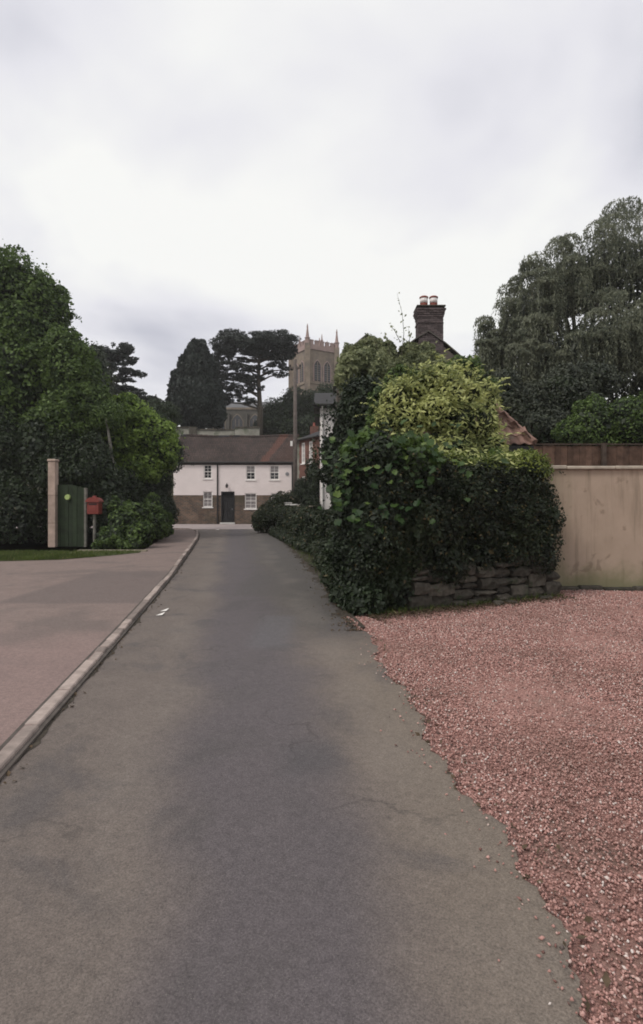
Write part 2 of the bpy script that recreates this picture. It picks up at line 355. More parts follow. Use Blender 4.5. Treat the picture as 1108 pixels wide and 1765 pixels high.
class MB:
    def __init__(s): s.v = []; s.f = []
    def add(s, vs, fs):
        k = len(s.v); s.v += [Vector(q) for q in vs]; s.f += [[i + k for i in f] for f in fs]; return s
    def box(s, x0, x1, y0, y1, z0, z1, tf=None):
        pts = [(x, y, z) for x in (x0, x1) for y in (y0, y1) for z in (z0, z1)]
        if tf: pts = [tf(x, z, y) for x, y, z in pts]
        return s.add(pts, [(0, 1, 3, 2), (4, 6, 7, 5), (0, 4, 5, 1), (2, 3, 7, 6), (0, 2, 6, 4), (1, 5, 7, 3)])
    def lbox(s, tf, a0, a1, b0, b1, c0, c1): return s.box(a0, a1, c0, c1, b0, b1, tf)
    def prism(s, poly, ext):
        """poly: list of 3D points; ext: extrusion vector"""
        n = len(poly); ext = Vector(ext)
        return s.add(list(poly) + [Vector(q) + ext for q in poly], [list(range(n))[::-1], list(range(n, 2 * n))] + [[i, (i + 1) % n, (i + 1) % n + n, i + n] for i in range(n)])
    def tube(s, pts, rad, n=8, cap=True):
        pts = [Vector(q) for q in pts]; base = len(s.v)
        for i, p in enumerate(pts):
            d = (pts[min(i + 1, len(pts) - 1)] - pts[max(i - 1, 0)]).normalized()
            r = rad[i] if isinstance(rad, (list, tuple)) else rad
            x = d.cross(Vector((0.31, 0.92, 0.23))).normalized(); y = d.cross(x)
            for k in range(n):
                t = 2 * math.pi * k / n; s.v.append(p + (x * math.cos(t) + y * math.sin(t)) * r)
        for i in range(len(pts) - 1):
            for k in range(n):
                a = base + i * n + k; b = base + i * n + (k + 1) % n
                s.f.append([a, b, b + n, a + n])
        if cap:
            s.f.append([base + k for k in range(n)][::-1]); s.f.append([base + (len(pts) - 1) * n + k for k in range(n)])
        return s
    def lathe(s, c, prof, n=16):
        base = len(s.v); c = Vector(c)
        for r, z in prof:
            for k in range(n):
                t = 2 * math.pi * k / n; s.v.append(c + Vector((r * math.cos(t), r * math.sin(t), z)))
        for i in range(len(prof) - 1):
            for k in range(n):
                a = base + i * n + k; b = base + i * n + (k + 1) % n; s.f.append([a, b, b + n, a + n])
        s.f.append([base + k for k in range(n)][::-1]); s.f.append([base + (len(prof) - 1) * n + k for k in range(n)])
        return s
    def build(s, name, mat, parent=None, kind=None, label=None, smooth=False, bevel=0.0):
        o_ = org(parent)
        me = bpy.data.meshes.new(name); me.from_pydata([v - o_ for v in s.v], [], s.f); me.update()
        bm = bmesh.new(); bm.from_mesh(me); bmesh.ops.recalc_face_normals(bm, faces=bm.faces)
        if bevel: bmesh.ops.bevel(bm, geom=bm.edges[:], offset=bevel, segments=1, affect='EDGES', profile=0.5)
        bm.to_mesh(me); bm.free()
        if smooth: me.shade_smooth()
        me.materials.append(MATS[mat])
        return link(name, me, parent, kind, label)
def sheet(name, poly, z, mat, kind='structure', jit=0):
    me = bpy.data.meshes.new(name); bm = bmesh.new()
    vs = [bm.verts.new((p[0], p[1], z)) for p in poly]; f = bm.faces.new(vs)
    bmesh.ops.triangulate(bm, faces=[f]); bmesh.ops.recalc_face_normals(bm, faces=bm.faces)
    for f in bm.faces:
        if f.normal.z < 0: f.normal_flip()
    bm.to_mesh(me); bm.free(); me.materials.append(MATS[mat]); return link(name, me, None, kind)
def wall_open(tf, a0, a1, b0, b1, openings, depth=0.12, c=0.0):
    """front face of a wall with rectangular openings and their reveals"""
    m = MB()
    ops = [(max(a0, p), min(a1, q), max(b0, r), min(b1, t)) for p, q, r, t in openings]
    ops = [q for q in ops if q[0] < q[1] and q[2] < q[3]]
    A = sorted({a0, a1, *[v for q in ops for v in q[:2]]}); B = sorted({b0, b1, *[v for q in ops for v in q[2:]]})
    for i in range(len(A) - 1):
        for j in range(len(B) - 1):
            ca, cb_ = (A[i] + A[i + 1]) / 2, (B[j] + B[j + 1]) / 2
            if any(q[0] < ca < q[1] and q[2] < cb_ < q[3] for q in ops): continue
            m.add([tf(A[i], B[j], c), tf(A[i + 1], B[j], c), tf(A[i + 1], B[j + 1], c), tf(A[i], B[j + 1], c)], [(0, 1, 2, 3)])
    for p, q, r, t in ops:
        for (s1, s2) in (((p, r), (q, r)), ((q, r), (q, t)), ((q, t), (p, t)), ((p, t), (p, r))):
            if s1[1] == s2[1] and s1[1] in (b0, b1): continue
            m.add([tf(s1[0], s1[1], c), tf(s2[0], s2[1], c), tf(s2[0], s2[1], c - depth), tf(s1[0], s1[1], c - depth)], [(0, 1, 2, 3)])
    for p_, q_ in (((a0, b0), (a0, b1)), ((a1, b0), (a1, b1)), ((a0, b1), (a1, b1))):
        m.add([tf(p_[0], p_[1], c), tf(q_[0], q_[1], c), tf(q_[0], q_[1], c - depth), tf(p_[0], p_[1], c - depth)], [(0, 1, 2, 3)])
    return m
def window(parent, tf, a0, a1, b0, b1, cols=2, rows=2, c=-0.08, fw=0.06, upper='pale_sky_pane', lower='dark_glass', sill=True, mat='white_paint'):
    m = MB(); mid = (b0 + b1) / 2
    m.lbox(tf, a0, a0 + fw, b0, b1, c - .05, c + .03); m.lbox(tf, a1 - fw, a1, b0, b1, c - .05, c + .03)
    m.lbox(tf, a0 + fw, a1 - fw, b0, b0 + fw, c - .05, c + .03); m.lbox(tf, a0 + fw, a1 - fw, b1 - fw, b1, c - .05, c + .03)
    m.lbox(tf, a0 + fw, a1 - fw, mid - .025, mid + .025, c - .04, c + .025)
    for k in range(1, cols):
        x = a0 + (a1 - a0) * k / cols
        m.lbox(tf, x - .014, x + .014, b0 + fw, mid - .025, c - .03, c + .012); m.lbox(tf, x - .014, x + .014, mid + .025, b1 - fw, c - .03, c + .012)
    for (p, q) in ((b0 + fw, mid - .025), (mid + .025, b1 - fw)):
        for k in range(1, rows):
            z = p + (q - p) * k / rows
            for j in range(cols):
                x0 = a0 + (a1 - a0) * j / cols + (.014 if j else fw); x1 = a0 + (a1 - a0) * (j + 1) / cols - (.014 if j < cols - 1 else fw)
                m.lbox(tf, x0, x1, z - .012, z + .012, c - .028, c + .01)
    w = m.build('window', mat, parent)
    MB().lbox(tf, a0 + .01, a1 - .01, b0 + .01, mid, c - .06, c - .035).build('pane', lower, w)
    MB().lbox(tf, a0 + .01, a1 - .01, mid + .002, b1 - .01, c - .06, c - .035).build('pane', upper, w)
    if sill: MB().lbox(tf, a0 - .07, a1 + .07, b0 - .08, b0 - .003, c - .05, .07).build('sill', mat, w)
    return w

# ---- leaves
def leaf_mesh(name, pts, nor, L, Wd, mat, parent=None, droop=0.3, jit=0.35, kind=None, axis=None, label=None, fold=0.15):
    n = len(pts); o_ = np.array(org(parent))
    nor = nor / np.linalg.norm(nor, axis=1, keepdims=True)
    a = rng.normal(size=(n, 3)) if axis is None else axis + rng.normal(size=(n, 3)) * 0.25
    a[:, 2] -= droop * (1.0 if axis is None else 0.0)
    a -= nor * np.sum(a * nor, 1, keepdims=True); a /= np.linalg.norm(a, axis=1, keepdims=True) + 1e-9
    b = np.cross(nor, a)
    s = (1 + jit * rng.uniform(-1, 1, size=(n, 1)))
    l = L * s / 2; w = Wd * s / 2
    V = np.stack([pts - a * l, pts + b * w + nor * w * fold - a * l * 0.1, pts + a * l, pts - b * w + nor * w * fold - a * l * 0.1], 1).reshape(-1, 3) - o_
    me = bpy.data.meshes.new(name)
    me.vertices.add(4 * n); me.vertices.foreach_set('co', V.astype(np.float32).ravel())
    base = np.arange(n)[:, None] * 4
    F = np.concatenate([base + np.array([[0, 1, 2]]), base + np.array([[0, 2, 3]])], 1).reshape(-1)
    me.loops.add(6 * n); me.loops.foreach_set('vertex_index', F.astype(np.int32))
    me.polygons.add(2 * n); me.polygons.foreach_set('loop_start', (np.arange(2 * n) * 3).astype(np.int32))
    me.update(calc_edges=True)
    at = me.attributes.new('rnd', 'FLOAT', 'FACE'); at.data.foreach_set('value', np.repeat(rng.random(n), 2).astype(np.float32))
    me.materials.append(MATS[mat])
    return link(name, me, parent, kind, label)
def sph(n):
    d = rng.normal(size=(n, 3)); return d / np.linalg.norm(d, axis=1, keepdims=True)
def clumps(ells, k=14, f=(0.28, 0.45), keep=True, squash=1.0, zmin=None):
    """secondary lumps scattered on the surface of the big ellipsoids"""
    res = [(c, tuple(np.array(r) * 0.86)) for c, r in ells] if keep else []
    for c, r in ells:
        r = np.array(r); c = np.array(c)
        for d in sph(k):
            q = rng.uniform(*f); rr = r.mean() * q
            p = c + d * r * (1 - 0.55 * q)
            if zmin is not None and p[2] < zmin: continue
            res.append((p, (rr * rng.uniform(.85, 1.2), rr * rng.uniform(.85, 1.2), rr * squash * rng.uniform(.8, 1.1))))
    return res
def on_ells(ells, n, shell=0.3, stray=0.06, up=0.25, scatter=0.7, ground=0.02, cull=0.78):
    cs = np.array([c for c, r in ells], float); rs = np.array([r for c, r in ells], float)
    area = (rs[:, 0] * rs[:, 1] + rs[:, 0] * rs[:, 2] + rs[:, 1] * rs[:, 2]); pr = area / area.sum()
    P_, N_ = [], []; got = 0
    for _ in range(12):
        k = rng.choice(len(ells), size=n, p=pr); d = sph(n)
        q = 1 - shell * rng.random(n) ** 2 + stray * np.abs(rng.normal(size=n))
        p = cs[k] + d * rs[k] * q[:, None]
        ok = p[:, 2] > ground
        for j in range(len(ells)):
            t = (((p - cs[j]) / rs[j]) ** 2).sum(1)
            ok &= ~((t < cull ** 2) & (k != j))
        nn = d / rs[k] * rs[k].mean(1, keepdims=True)
        P_.append(p[ok]); N_.append(nn[ok]); got += ok.sum()
        if got >= n: break
    p = np.concatenate(P_)[:n]; d = np.concatenate(N_)[:n]
    nor = d + rng.normal(size=d.shape) * scatter; nor[:, 2] += up
    return p, nor
def E(px, py, Y, rx, rz, ry=None):
    """ellipsoid whose centre shows at (px, py) at depth Y, radii given in photo pixels (ry in metres)"""
    k = Y / FPX; p = P(px, py, Y)
    return (tuple(p), (rx * k, ry if ry else (rx + rz) / 2 * k, rz * k))
def limbs(parent, base, tops, r0, mat='bark', name='limb', bend=0.3):
    for t in tops:
        t = Vector(t); base = Vector(base); mid = base.lerp(t, 0.5) + Vector((random.uniform(-bend, bend), random.uniform(-bend, bend), random.uniform(0, bend)))
        MB().tube([base, base.lerp(mid, .5) + Vector((0, 0, .05)), mid, mid.lerp(t, .5), t], [r0, r0 * .75, r0 * .55, r0 * .35, r0 * .12], 6).build(name, mat, parent, smooth=True)
def trunk(parent, base, top, r0, r1, mat='bark', lean=0.15):
    base, top = Vector(base), Vector(top); pts = []; rr = []
    for i in range(7):
        t = i / 6; pts.append(base.lerp(top, t) + Vector((math.sin(t * 5 + base.x) * lean, math.cos(t * 4 + base.y) * lean, 0)) * (0 if i == 0 else 1)); rr.append((r0 + (r1 - r0) * t) * (1.35 if i == 0 else 1))
    return MB().tube(pts, rr, 10).build('trunk', mat, parent, smooth=True)
def tree(name, label, base, ells, n, L, Wd, mat, r0=0.18, k=14, cat='tree', shell=0.35, f=(0.28, 0.45), bark='bark', droop=0.3, up=0.25, inner=0.25, innermat=None, group=None, zmin=None):
    base = Vector(base); t = thing(name, label, cat, base, group)
    big = max(ells, key=lambda q: q[1][2]); top = Vector(big[0]) + Vector((0, 0, big[1][2] * .4))
    trunk(t, base, top, r0, r0 * .3, bark)
    limbs(t, base.lerp(top, .35), [Vector(c) + Vector((0, 0, r[2] * .3)) for c, r in ells if (c, r) != big][:7], r0 * .5, bark)
    cl = clumps(ells, k, f, zmin=zmin)
    p, nn = on_ells(cl, n, shell, .16, up=up)
    p2, n2 = on_ells([(c, tuple(np.array(r) * 0.8)) for c, r in ells], int(n * inner), 0.5, 0.0)
    sp, sn = [], []                          # loose sprays that break the outline
    for i in range(n // 90):
        c, r = ells[i % len(ells)]; d = sph(1)[0]; d[2] = abs(d[2]) * .8 - .1; b = np.array(c) + d * np.array(r) * .95; ln_ = random.uniform(.25, .75)
        for q_ in np.arange(0, ln_, .05): sp.append(b + d * q_ + rng.normal(size=3) * .045 + [0, 0, -.5 * q_ * q_]); sn.append(d + rng.normal(size=3))
    leaf_mesh('sprays', np.array(sp), np.array(sn), L * .9, Wd * .9, mat, t, droop, kind='stuff')
    cr = leaf_mesh('crown', p, nn, L, Wd, mat, t, droop, .55, kind='stuff')
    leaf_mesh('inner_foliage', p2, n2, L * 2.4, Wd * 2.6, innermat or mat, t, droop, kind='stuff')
    return t
def shrub(name, label, base, ells, n, L, Wd, mat, k=10, cat='shrub', shell=0.35, f=(0.28, 0.45), droop=0.2, up=0.3, innermat=None, stems=5, group=None, inner=0.3, keep_in=0.8):
    base = Vector(base); t = thing(name, label, cat, base, group)
    for i in range(stems):
        c, r = ells[i * len(ells) // stems]
        b = Vector((c[0] + random.uniform(-.15, .15), c[1] + random.uniform(-.15, .15), base.z))
        MB().tube([b, b.lerp(Vector(c), .5) + Vector((.05, .03, 0)), Vector(c)], [.035, .025, .01], 6).build('stem', 'bark', t, smooth=True)
    cl = clumps(ells, k, f)
    p, nn = on_ells(cl, n, shell, up=up)
    leaf_mesh('foliage', p, nn, L, Wd, mat, t, droop, kind='stuff')
    p2, n2 = on_ells([(c, tuple(np.array(r) * keep_in)) for c, r in ells], int(n * inner), 0.5, 0.0)
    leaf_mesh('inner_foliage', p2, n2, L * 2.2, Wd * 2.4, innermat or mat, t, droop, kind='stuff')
    return t

# =================================================================== SETTING
def smooth(a, b, x): t = min(1, max(0, (x - a) / (b - a))); return t * t * (3 - 2 * t)
def terrain_z(x, y): return -0.06 + 8.55 * smooth(50.5, 58, y) + 1.6 * smooth(60, 110, y)
def make_terrain():
    xs = sorted(set([-400, -250, -120] + list(range(-80, 81, 5)) + [120, 250, 400]))
    ys = sorted(set([-150, -60] + list(range(-30, 50, 5)) + [48, 50, 50.5] + [51 + i for i in range(9)] + list(range(62, 125, 6)) + [160, 250, 400, 600]))
    m = MB(); nx = len(xs)
    m.v = [Vector((x, y, terrain_z(x, y))) for y in ys for x in xs]
    m.f = [[j * nx + i, j * nx + i + 1, (j + 1) * nx + i + 1, (j + 1) * nx + i] for j in range(len(ys) - 1) for i in range(nx - 1)]
    m.build('ground', 'soil', None, 'structure', smooth=True)
make_terrain()
KERB = [(-0.75, -4), (-1.37, 0), (-2.02, 4.19), (-2.39, 6.63), (-3.33, 12.6), (-4.41, 18.75), (-5.5, 24.8), (-6.28, 28.5), (-7.1, 32), (-8.0, 33.9), (-9.5, 34.6), (-14, 34.9), (-40, 35)]
REDGE = [(1.15, -4), (0.98, 0), (.84, 2.74), (.68, 4.78), (.56, 6.63), (.40, 8), (.07, 11.65), (-1.2, 21.4), (-2.08, 27), (-3.2, 31.5), (-3.3, 34.8)]
def dens(pl, step):
    q = []
    for (a, b) in zip(pl[:-1], pl[1:]):
        n = max(1, int(math.dist(a, b) / step))
        q += [(a[0] + (b[0] - a[0]) * i / n, a[1] + (b[1] - a[1]) * i / n) for i in range(n)]
    return q + [pl[-1]]
def rag(x): return 0.045 * math.sin(x * 3.1) + 0.03 * math.sin(x * 9.3 + 1) + 0.016 * math.sin(x * 27 + 2) + 0.010 * math.sin(x * 71)
right = [(x + (rag(y) if y < 9 else 0), y) for x, y in dens(REDGE, 0.03)]
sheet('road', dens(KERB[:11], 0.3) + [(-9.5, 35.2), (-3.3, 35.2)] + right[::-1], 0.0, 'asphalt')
sheet('side_road', [(-70, 34.7), (-9.0, 34.4), (-2.6, 34.4), (40, 34.6), (40, 39.6), (-1.6, 40.0), (-2.8, 43.5), (-13, 43.7), (-70, 43.7)], -0.006, 'side_tarmac')
VERGE = [(-16, 14.3), (-9.0, 14.9), (-7.2, 15.4), (-6.3, 16.6), (-5.75, 17.6)]
PAVL = VERGE + [(-5.9, 18.4), (-6.4, 21), (-7.3, 26), (-8.4, 31), (-9.6, 33.6), (-14, 34.0), (-40, 34.1)]
kl = dens(KERB, 0.4)
sheet('pavement', [(x - .06, y) for x, y in kl] + [(-40, 34.15)] + PAVL[::-1][1:] + [(-16, -4)], 0.045, 'pavement_tarmac')
# kerb of single stones
kb = MB(); kp = dens(KERB, 0.25)
for (a, b) in zip(kp[:-1], kp[1:]):
    d = Vector((b[0] - a[0], b[1] - a[1], 0)).normalized(); nrm = Vector((-d.y, d.x, 0))
    A, B = Vector((*a, 0)), Vector((*b, 0))
    kb.prism([A + nrm * -.02 + Vector((0, 0, -.05)), A + nrm * .13 + Vector((0, 0, -.05)), A + nrm * .13 + Vector((0, 0, .05)), A + nrm * -.02 + Vector((0, 0, .02))], B - A)
kerb = kb.build('kerb', 'kerb_bed', None, 'structure')
L_acc, i0 = 0.0, 0
def along(pl, s):
    for a, b in zip(pl[:-1], pl[1:]):
        d = math.dist(a, b)
        if s <= d: t = s / d; return Vector((a[0] + (b[0] - a[0]) * t, a[1] + (b[1] - a[1]) * t, 0))
        s -= d
    return Vector((*pl[-1], 0))
s = 0.0; ktot = sum(math.dist(a, b) for a, b in zip(KERB[:-3], KERB[1:-2]))
while s < ktot:
    near = 9.0 < s < 11.5
    ln = random.choice((.22, .3, .26)) if near else random.uniform(.55, .95)
    A = along(KERB, s + .012); B = along(KERB, s + ln - .012); d = (B - A).normalized(); nrm = Vector((-d.y, d.x, 0))
    hz = (0.058 if s < 16.5 else 0.058 + 0.045 * min(1, (s - 16.5) / 2)) + random.uniform(-.006, .006); w = 0.105 + random.uniform(-.012, .012)
    A += nrm * random.uniform(-.008, .008); B += nrm * random.uniform(-.008, .008)
    MB().prism([A + Vector((0, 0, -.03)), A + nrm * w + Vector((0, 0, -.03)), A + nrm * w + Vector((0, 0, hz)), A + nrm * .012 + Vector((0, 0, hz - .004))], B - A).build('kerb_stone', 'kerb_stone', kerb, bevel=.008)
    s += ln
def ragged_strip(name, line, w0, w1, side, z, mat, seed=0):
    rr = random.Random(seed); m = MB(); pl = dens(line, .06); n = len(pl)
    for i, (x, y) in enumerate(pl):
        a = pl[max(0, i - 1)]; b = pl[min(n - 1, i + 1)]; d = Vector((b[0] - a[0], b[1] - a[1], 0)).normalized(); nr = Vector((d.y, -d.x, 0)) * side
        w = w0 + (w1 - w0) * (.5 + .5 * math.sin(y * 2.3 + seed) * math.sin(y * 5.9 + 1)) * rr.uniform(.6, 1.3)
        q = Vector((x, y, z)); m.v += [q - nr * .05, q + nr * w]
    m.f = [[2 * i, 2 * i + 1, 2 * i + 3, 2 * i + 2] for i in range(n - 1)]
    m.build(name, mat, None, 'structure')
ragged_strip('gutter_dirt', KERB[:10], .015, .07, 1, .004, 'gutter_soil', 3)
ragged_strip('hedge_foot_soil_shade', [(.52, 7.2)] + [q for q in REDGE if q[1] >= 8], .03, .26, -1, .004, 'gutter_soil', 5)  # dark soil sheet, also standing in for contact shade under the hedge
# gravel drive
WA, WB = Vector((0.62, 7.95, 0)), Vector((4.15, 9.72, 0))       # foot of the dry stone wall
gp = [(x - .03, y) for x, y in right if y < 7.9]
sheet('gravel_drive', gp + [(0.6, 8.2), (4.0, 10.0), (4.2, 10.6), (14, 10.6), (14, -4)], -0.022, 'gravel_bed')
def gravel():
    n = 150000
    x = rng.uniform(0.3, 8.2, n * 3); y = 0.9 + 9.8 * rng.random(n * 3) ** 1.25
    ys_ = np.array([q[1] for q in right]); xs_ = np.array([q[0] for q in right])
    edge = np.interp(y, ys_, xs_) + 0.03 - np.where(rng.random(len(x)) < .16, rng.exponential(.07, len(x)), 0.03)
    wl = WA.y + (x - WA.x) * (WB.y - WA.y) / (WB.x - WA.x); wl = np.where(x > 4.1, 10.45, wl)
    ok = (x > edge) & (y < wl) & (np.abs(x) < 0.62 * y + 0.9)
    x, y = x[ok][:n], y[ok][:n]; n = len(x)
    r = rng.uniform(.0035, .0075, n) * rng.choice([1, 1, 1, 1, 1, 1.4], n) * (1 + .06 * np.clip(y - 2, 0, 8)); z = np.where(x < np.interp(y, ys_, xs_) + .02, .004, -0.02) + rng.random(n) * .014 + 0.012 * np.sin(x * 2.1 + 1) * np.sin(y * 1.7)
    oc = np.array([[1, 0, 0], [0, 1, 0], [-1, 0, 0], [0, -1, 0], [0, 0, .75], [0, 0, -.75]], float)
    V = oc[None] * (1 + rng.uniform(-.35, .35, (n, 6, 1)))
    th = rng.uniform(0, 6.28, n); c_, s_ = np.cos(th), np.sin(th)
    V = np.stack([V[..., 0] * c_[:, None] - V[..., 1] * s_[:, None] * .75, V[..., 0] * s_[:, None] + V[..., 1] * c_[:, None] * .75, V[..., 2]], -1)
    tl = rng.uniform(-.5, .5, n)[:, None]; V[..., 2] += V[..., 0] * tl
    V = V * r[:, None, None] * 1.25 + np.stack([x, y, z], 1)[:, None]
    F0 = np.array([[0, 1, 4], [1, 2, 4], [2, 3, 4], [3, 0, 4], [1, 0, 5], [2, 1, 5], [3, 2, 5], [0, 3, 5]])
    F = (np.arange(n)[:, None, None] * 6 + F0[None]).reshape(-1)
    me = bpy.data.meshes.new('gravel'); me.vertices.add(6 * n); me.vertices.foreach_set('co', V.astype(np.float32).ravel())
    me.loops.add(24 * n); me.loops.foreach_set('vertex_index', F.astype(np.int32)); me.polygons.add(8 * n)
    me.polygons.foreach_set('loop_start', (np.arange(8 * n) * 3).astype(np.int32)); me.update(calc_edges=True)
    at = me.attributes.new('rnd', 'FLOAT', 'FACE'); at.data.foreach_set('value', np.repeat(rng.random(n), 8).astype(np.float32))
    me.materials.append(MATS['pink_gravel'])
    tag(link('gravel', me, None, 'stuff'), 'loose pink stone chippings covering the drive on the right', 'gravel')
gravel()
def litter():
    P_ = []
    for _ in range(3200):                   # foot of the stone wall
        t = random.random() ** 1.3; q = WA.lerp(WB, t) + Vector((.42, -.9, 0)).normalized() * abs(random.gauss(0, .2)); P_.append((q.x, q.y, .004 + random.random() * .02))
    for _ in range(900):                    # ragged edge of the road
        x, y = random.choice(right); 
        if 1.5 < y < 8.5: P_.append((x + random.gauss(.05, .05), y, .008))
    for _ in range(420):                    # gutter along the kerb
        q = along(KERB, random.uniform(4, 36)); P_.append((q.x + abs(random.gauss(.03, .06)), q.y, .008))
    for _ in range(700):                    # under the roadside hedge
        x, y = random.choice([q for q in REDGE if q[1] > 6]); t_ = random.random(); y2 = 7 + 18 * t_ * t_; x2 = np.interp(y2, [q[1] for q in REDGE], [q[0] for q in REDGE]); P_.append((x2 - abs(random.gauss(0, .16)), y2, .008))
    for _ in range(220):
        P_.append((random.uniform(4.1, 8), 10.42 - abs(random.gauss(0, .12)), .01 + random.random() * .02))
    p = np.array(P_); n = np.tile(np.array([[0, 0, 1.0]]), (len(p), 1)) + rng.normal(size=(len(p), 3)) * .45
    tag(leaf_mesh('leaf_litter', p, n, .035, .02, 'dead_leaf', None, 0, .5, 'stuff'), 'dry brown leaf litter along the foot of the stone wall', 'leaf litter')
litter()
def grass_patch(name, label, fn, n, h, w):
    P_ = np.array([fn() for _ in range(n)]); ax = np.tile(np.array([[0, 0, 1.0]]), (n, 1)) + rng.normal(size=(n, 3)) * .3
    nr = rng.normal(size=(n, 3)); nr[:, 2] *= .2; P_[:, 2] += h * .35
    tag(leaf_mesh(name, P_, nr, h, w, 'grass_blade', None, 0, .5, 'stuff', axis=ax), label, 'grass')
sheet('verge', VERGE + [(-5.85, 18.05), (-16, 18.05)], 0.052, 'grass_soil')
def vg():
    while True:
        x = random.uniform(-13, -5.8); y = random.uniform(14.6, 18.0)
        e_ = np.interp(x, [q[0] for q in VERGE], [q[1] for q in VERGE])
        if y > e_ + .03 and (y < 16.2 + (-x - 6) * .25 or random.random() < .25) : return (x, y, .05)
grass_patch('grass', 'strip of short green grass in front of the green gate', vg, 26000, .10, .012)
def eg():
    while True:
        if random.random() < .25:
            t_ = random.random(); q = WA.lerp(WB, t_) + Vector((.44, -.9, 0)).normalized() * abs(random.gauss(.05, .06)); return (q.x, q.y, -.03)
        x, y = random.choice(right); yy = y
        if 8 < y < 31: return (x + random.uniform(-.06, .35), yy + random.gauss(0, .1), -.03)
grass_patch('roadside_grass', 'ragged grass and weeds fringing the road under the right-hand hedge', eg, 1500, .14, .010)
ed = thing('verge_edging', 'pale low concrete edging strip behind the grass verge', 'edging', (-6.8, 18.1, 0))
for k in range(4):
    x = -7.9 + k * .56
    MB().box(x, x + .55, 18.06, 18.2, -.05, .10).build('edging_stone', 'concrete_edge', ed, bevel=.01)

# =================================================================== BUILDINGS
# ---- far white cottage
def white_cottage():
    Y0 = 44.0; k = Y0 / FPX
    X = lambda px: (px - W / 2) * k
    Z = lambda py: CAM_H + (HOR - py) * k
    t = thing('white_cottage', 'long white-over-brick cottage with brown tiled roof at the end of the lane', 'house', (-7, Y0, 0))
    tf = TF((0, Y0, 0), (1, 0, 0), (0, -1, 0))
    xl, xr, ze, zb = X(299), X(505), Z(797), Z(853.5)
    wins = [(351, 365, 801, 825), (424, 440, 802, 827), (465, 481, 802, 827), (350, 366, 847, 874), (422, 442, 850, 877), (467, 480, 850, 872)]
    ops = [(X(a), X(b), Z(d), Z(c)) for a, b, c, d in wins]
    dr = (X(383), X(402), 0.12, Z(849))
    wall_open(tf, xl, xr, zb, ze, ops + [dr], 0.16, 0.012).build('upper_wall', 'painted_brick', t)
    wall_open(tf, xl, xr, -0.06, zb - .003, ops + [dr], 0.16, 0.0).build('lower_wall', 'cottage_brick', t)
    m = MB(); D = 5.6
    m.add([(xl, Y0 + .16, -.06), (xl, Y0 + D, -.06), (xl, Y0 + D, ze), (xl, Y0 + D / 2, Z(752) + .5), (xl, Y0 + .16, ze)], [(0, 1, 2, 3, 4)])
    m.add([(xr, Y0 + .16, -.06), (xr, Y0 + D, -.06), (xr, Y0 + D, ze), (xr, Y0 + D / 2, Z(752) + .5), (xr, Y0 + .16, ze)], [(0, 1, 2, 3, 4)])
    m.add([(xl, Y0 + D, -.06), (xr, Y0 + D, -.06), (xr, Y0 + D, ze), (xl, Y0 + D, ze)], [(0, 1, 2, 3)])
    m.build('gable_and_rear_wall', 'cottage_brick', t)
    for i, o_ in enumerate(ops):
        window(t, tf, *o_, cols=2, rows=2, c=-.07, fw=.07, upper='dark_glass' if i == 0 else 'pale_sky_pane', lower='dark_glass' if i in (0, 1, 2) else 'pale_sky_pane')
    # door
    d = MB().lbox(tf, dr[0], dr[1], dr[2], dr[3] - .28, -.14, -.09).build('door', 'black_paint', t)
    for a in (0, 1):
        for b in (0, 1):
            w = (dr[1] - dr[0]); h = (dr[3] - dr[2] - .28)
            MB().lbox(tf, dr[0] + .1 + a * w * .46, dr[0] + w * .46 * (a + 1) + .02, dr[2] + .15 + b * h * .47, dr[2] + h * .45 * (b + 1), -.09, -.075).build('door_panel', 'black_paint', d, bevel=.006)
    MB().lbox(tf, dr[1] - .12, dr[1] - .08, 1.1, 1.22, -.09, -.04).build('handle', 'metal_grey', d)
    m = MB(); m.lbox(tf, dr[0] - .09, dr[0], .1, dr[3] + .08, -.1, .04); m.lbox(tf, dr[1], dr[1] + .09, .1, dr[3] + .08, -.1, .04); m.lbox(tf, dr[0], dr[1], dr[3], dr[3] + .08, -.1, .04)
    m.build('door_frame', 'black_paint', t)
    MB().lbox(tf, dr[0], dr[1], dr[3] - .26, dr[3] - .002, -.13, -.1).build('fanlight', 'dark_glass', t)
    MB().lbox(tf, dr[0] - .15, dr[1] + .15, -.05, .11, -.1, .32).build('doorstep', 'slab', t)
    # gutter, pipes, lantern, plaque
    MB().tube([(xl - .1, Y0 - .16, ze - .02), (xr + .1, Y0 - .16, ze - .02)], .075, 8).build('gutter', 'dark_gutter', t)
    MB().lbox(tf, xl - .05, xr + .05, ze - .2, ze + .0, .02, .06).build('fascia', 'dark_gutter', t)
    MB().tube([(X(375), Y0 - .16, ze - .05), (X(375), Y0 - .07, ze - .35), (X(375), Y0 - .07, .05), (X(375), Y0 - .14, -.02)], .055, 8).build('drainpipe', 'dark_gutter', t)
    MB().tube([(xr - .06, Y0 - .16, ze - .05), (xr - .06, Y0 - .07, ze - .35), (xr - .06, Y0 - .07, .0)], .055, 8).build('drainpipe', 'dark_gutter', t)
    l = MB().lathe((X(391.5), Y0 - .2, Z(841)), [(.03, 0), (.09, .04), (.11, .22), (.03, .32)], 6).build('lantern', 'dark_gutter', t)
    MB().tube([(X(391.5), Y0, Z(841) + .36), (X(391.5), Y0 - .2, Z(841) + .36), (X(391.5), Y0 - .2, Z(841) + .3)], .015, 6).build('lantern_bracket', 'dark_gutter', l)
    MB().tube([(X(495), Y0 - .05, Z(817)), (X(495), Y0 - .012, Z(817))], .15, 14).build('wall_plaque', 'metal_grey', t)
    # roof, slightly sagging ridge
    zr = Z(752) + .42; yr = Y0 + D / 2; n = 24; m = MB()
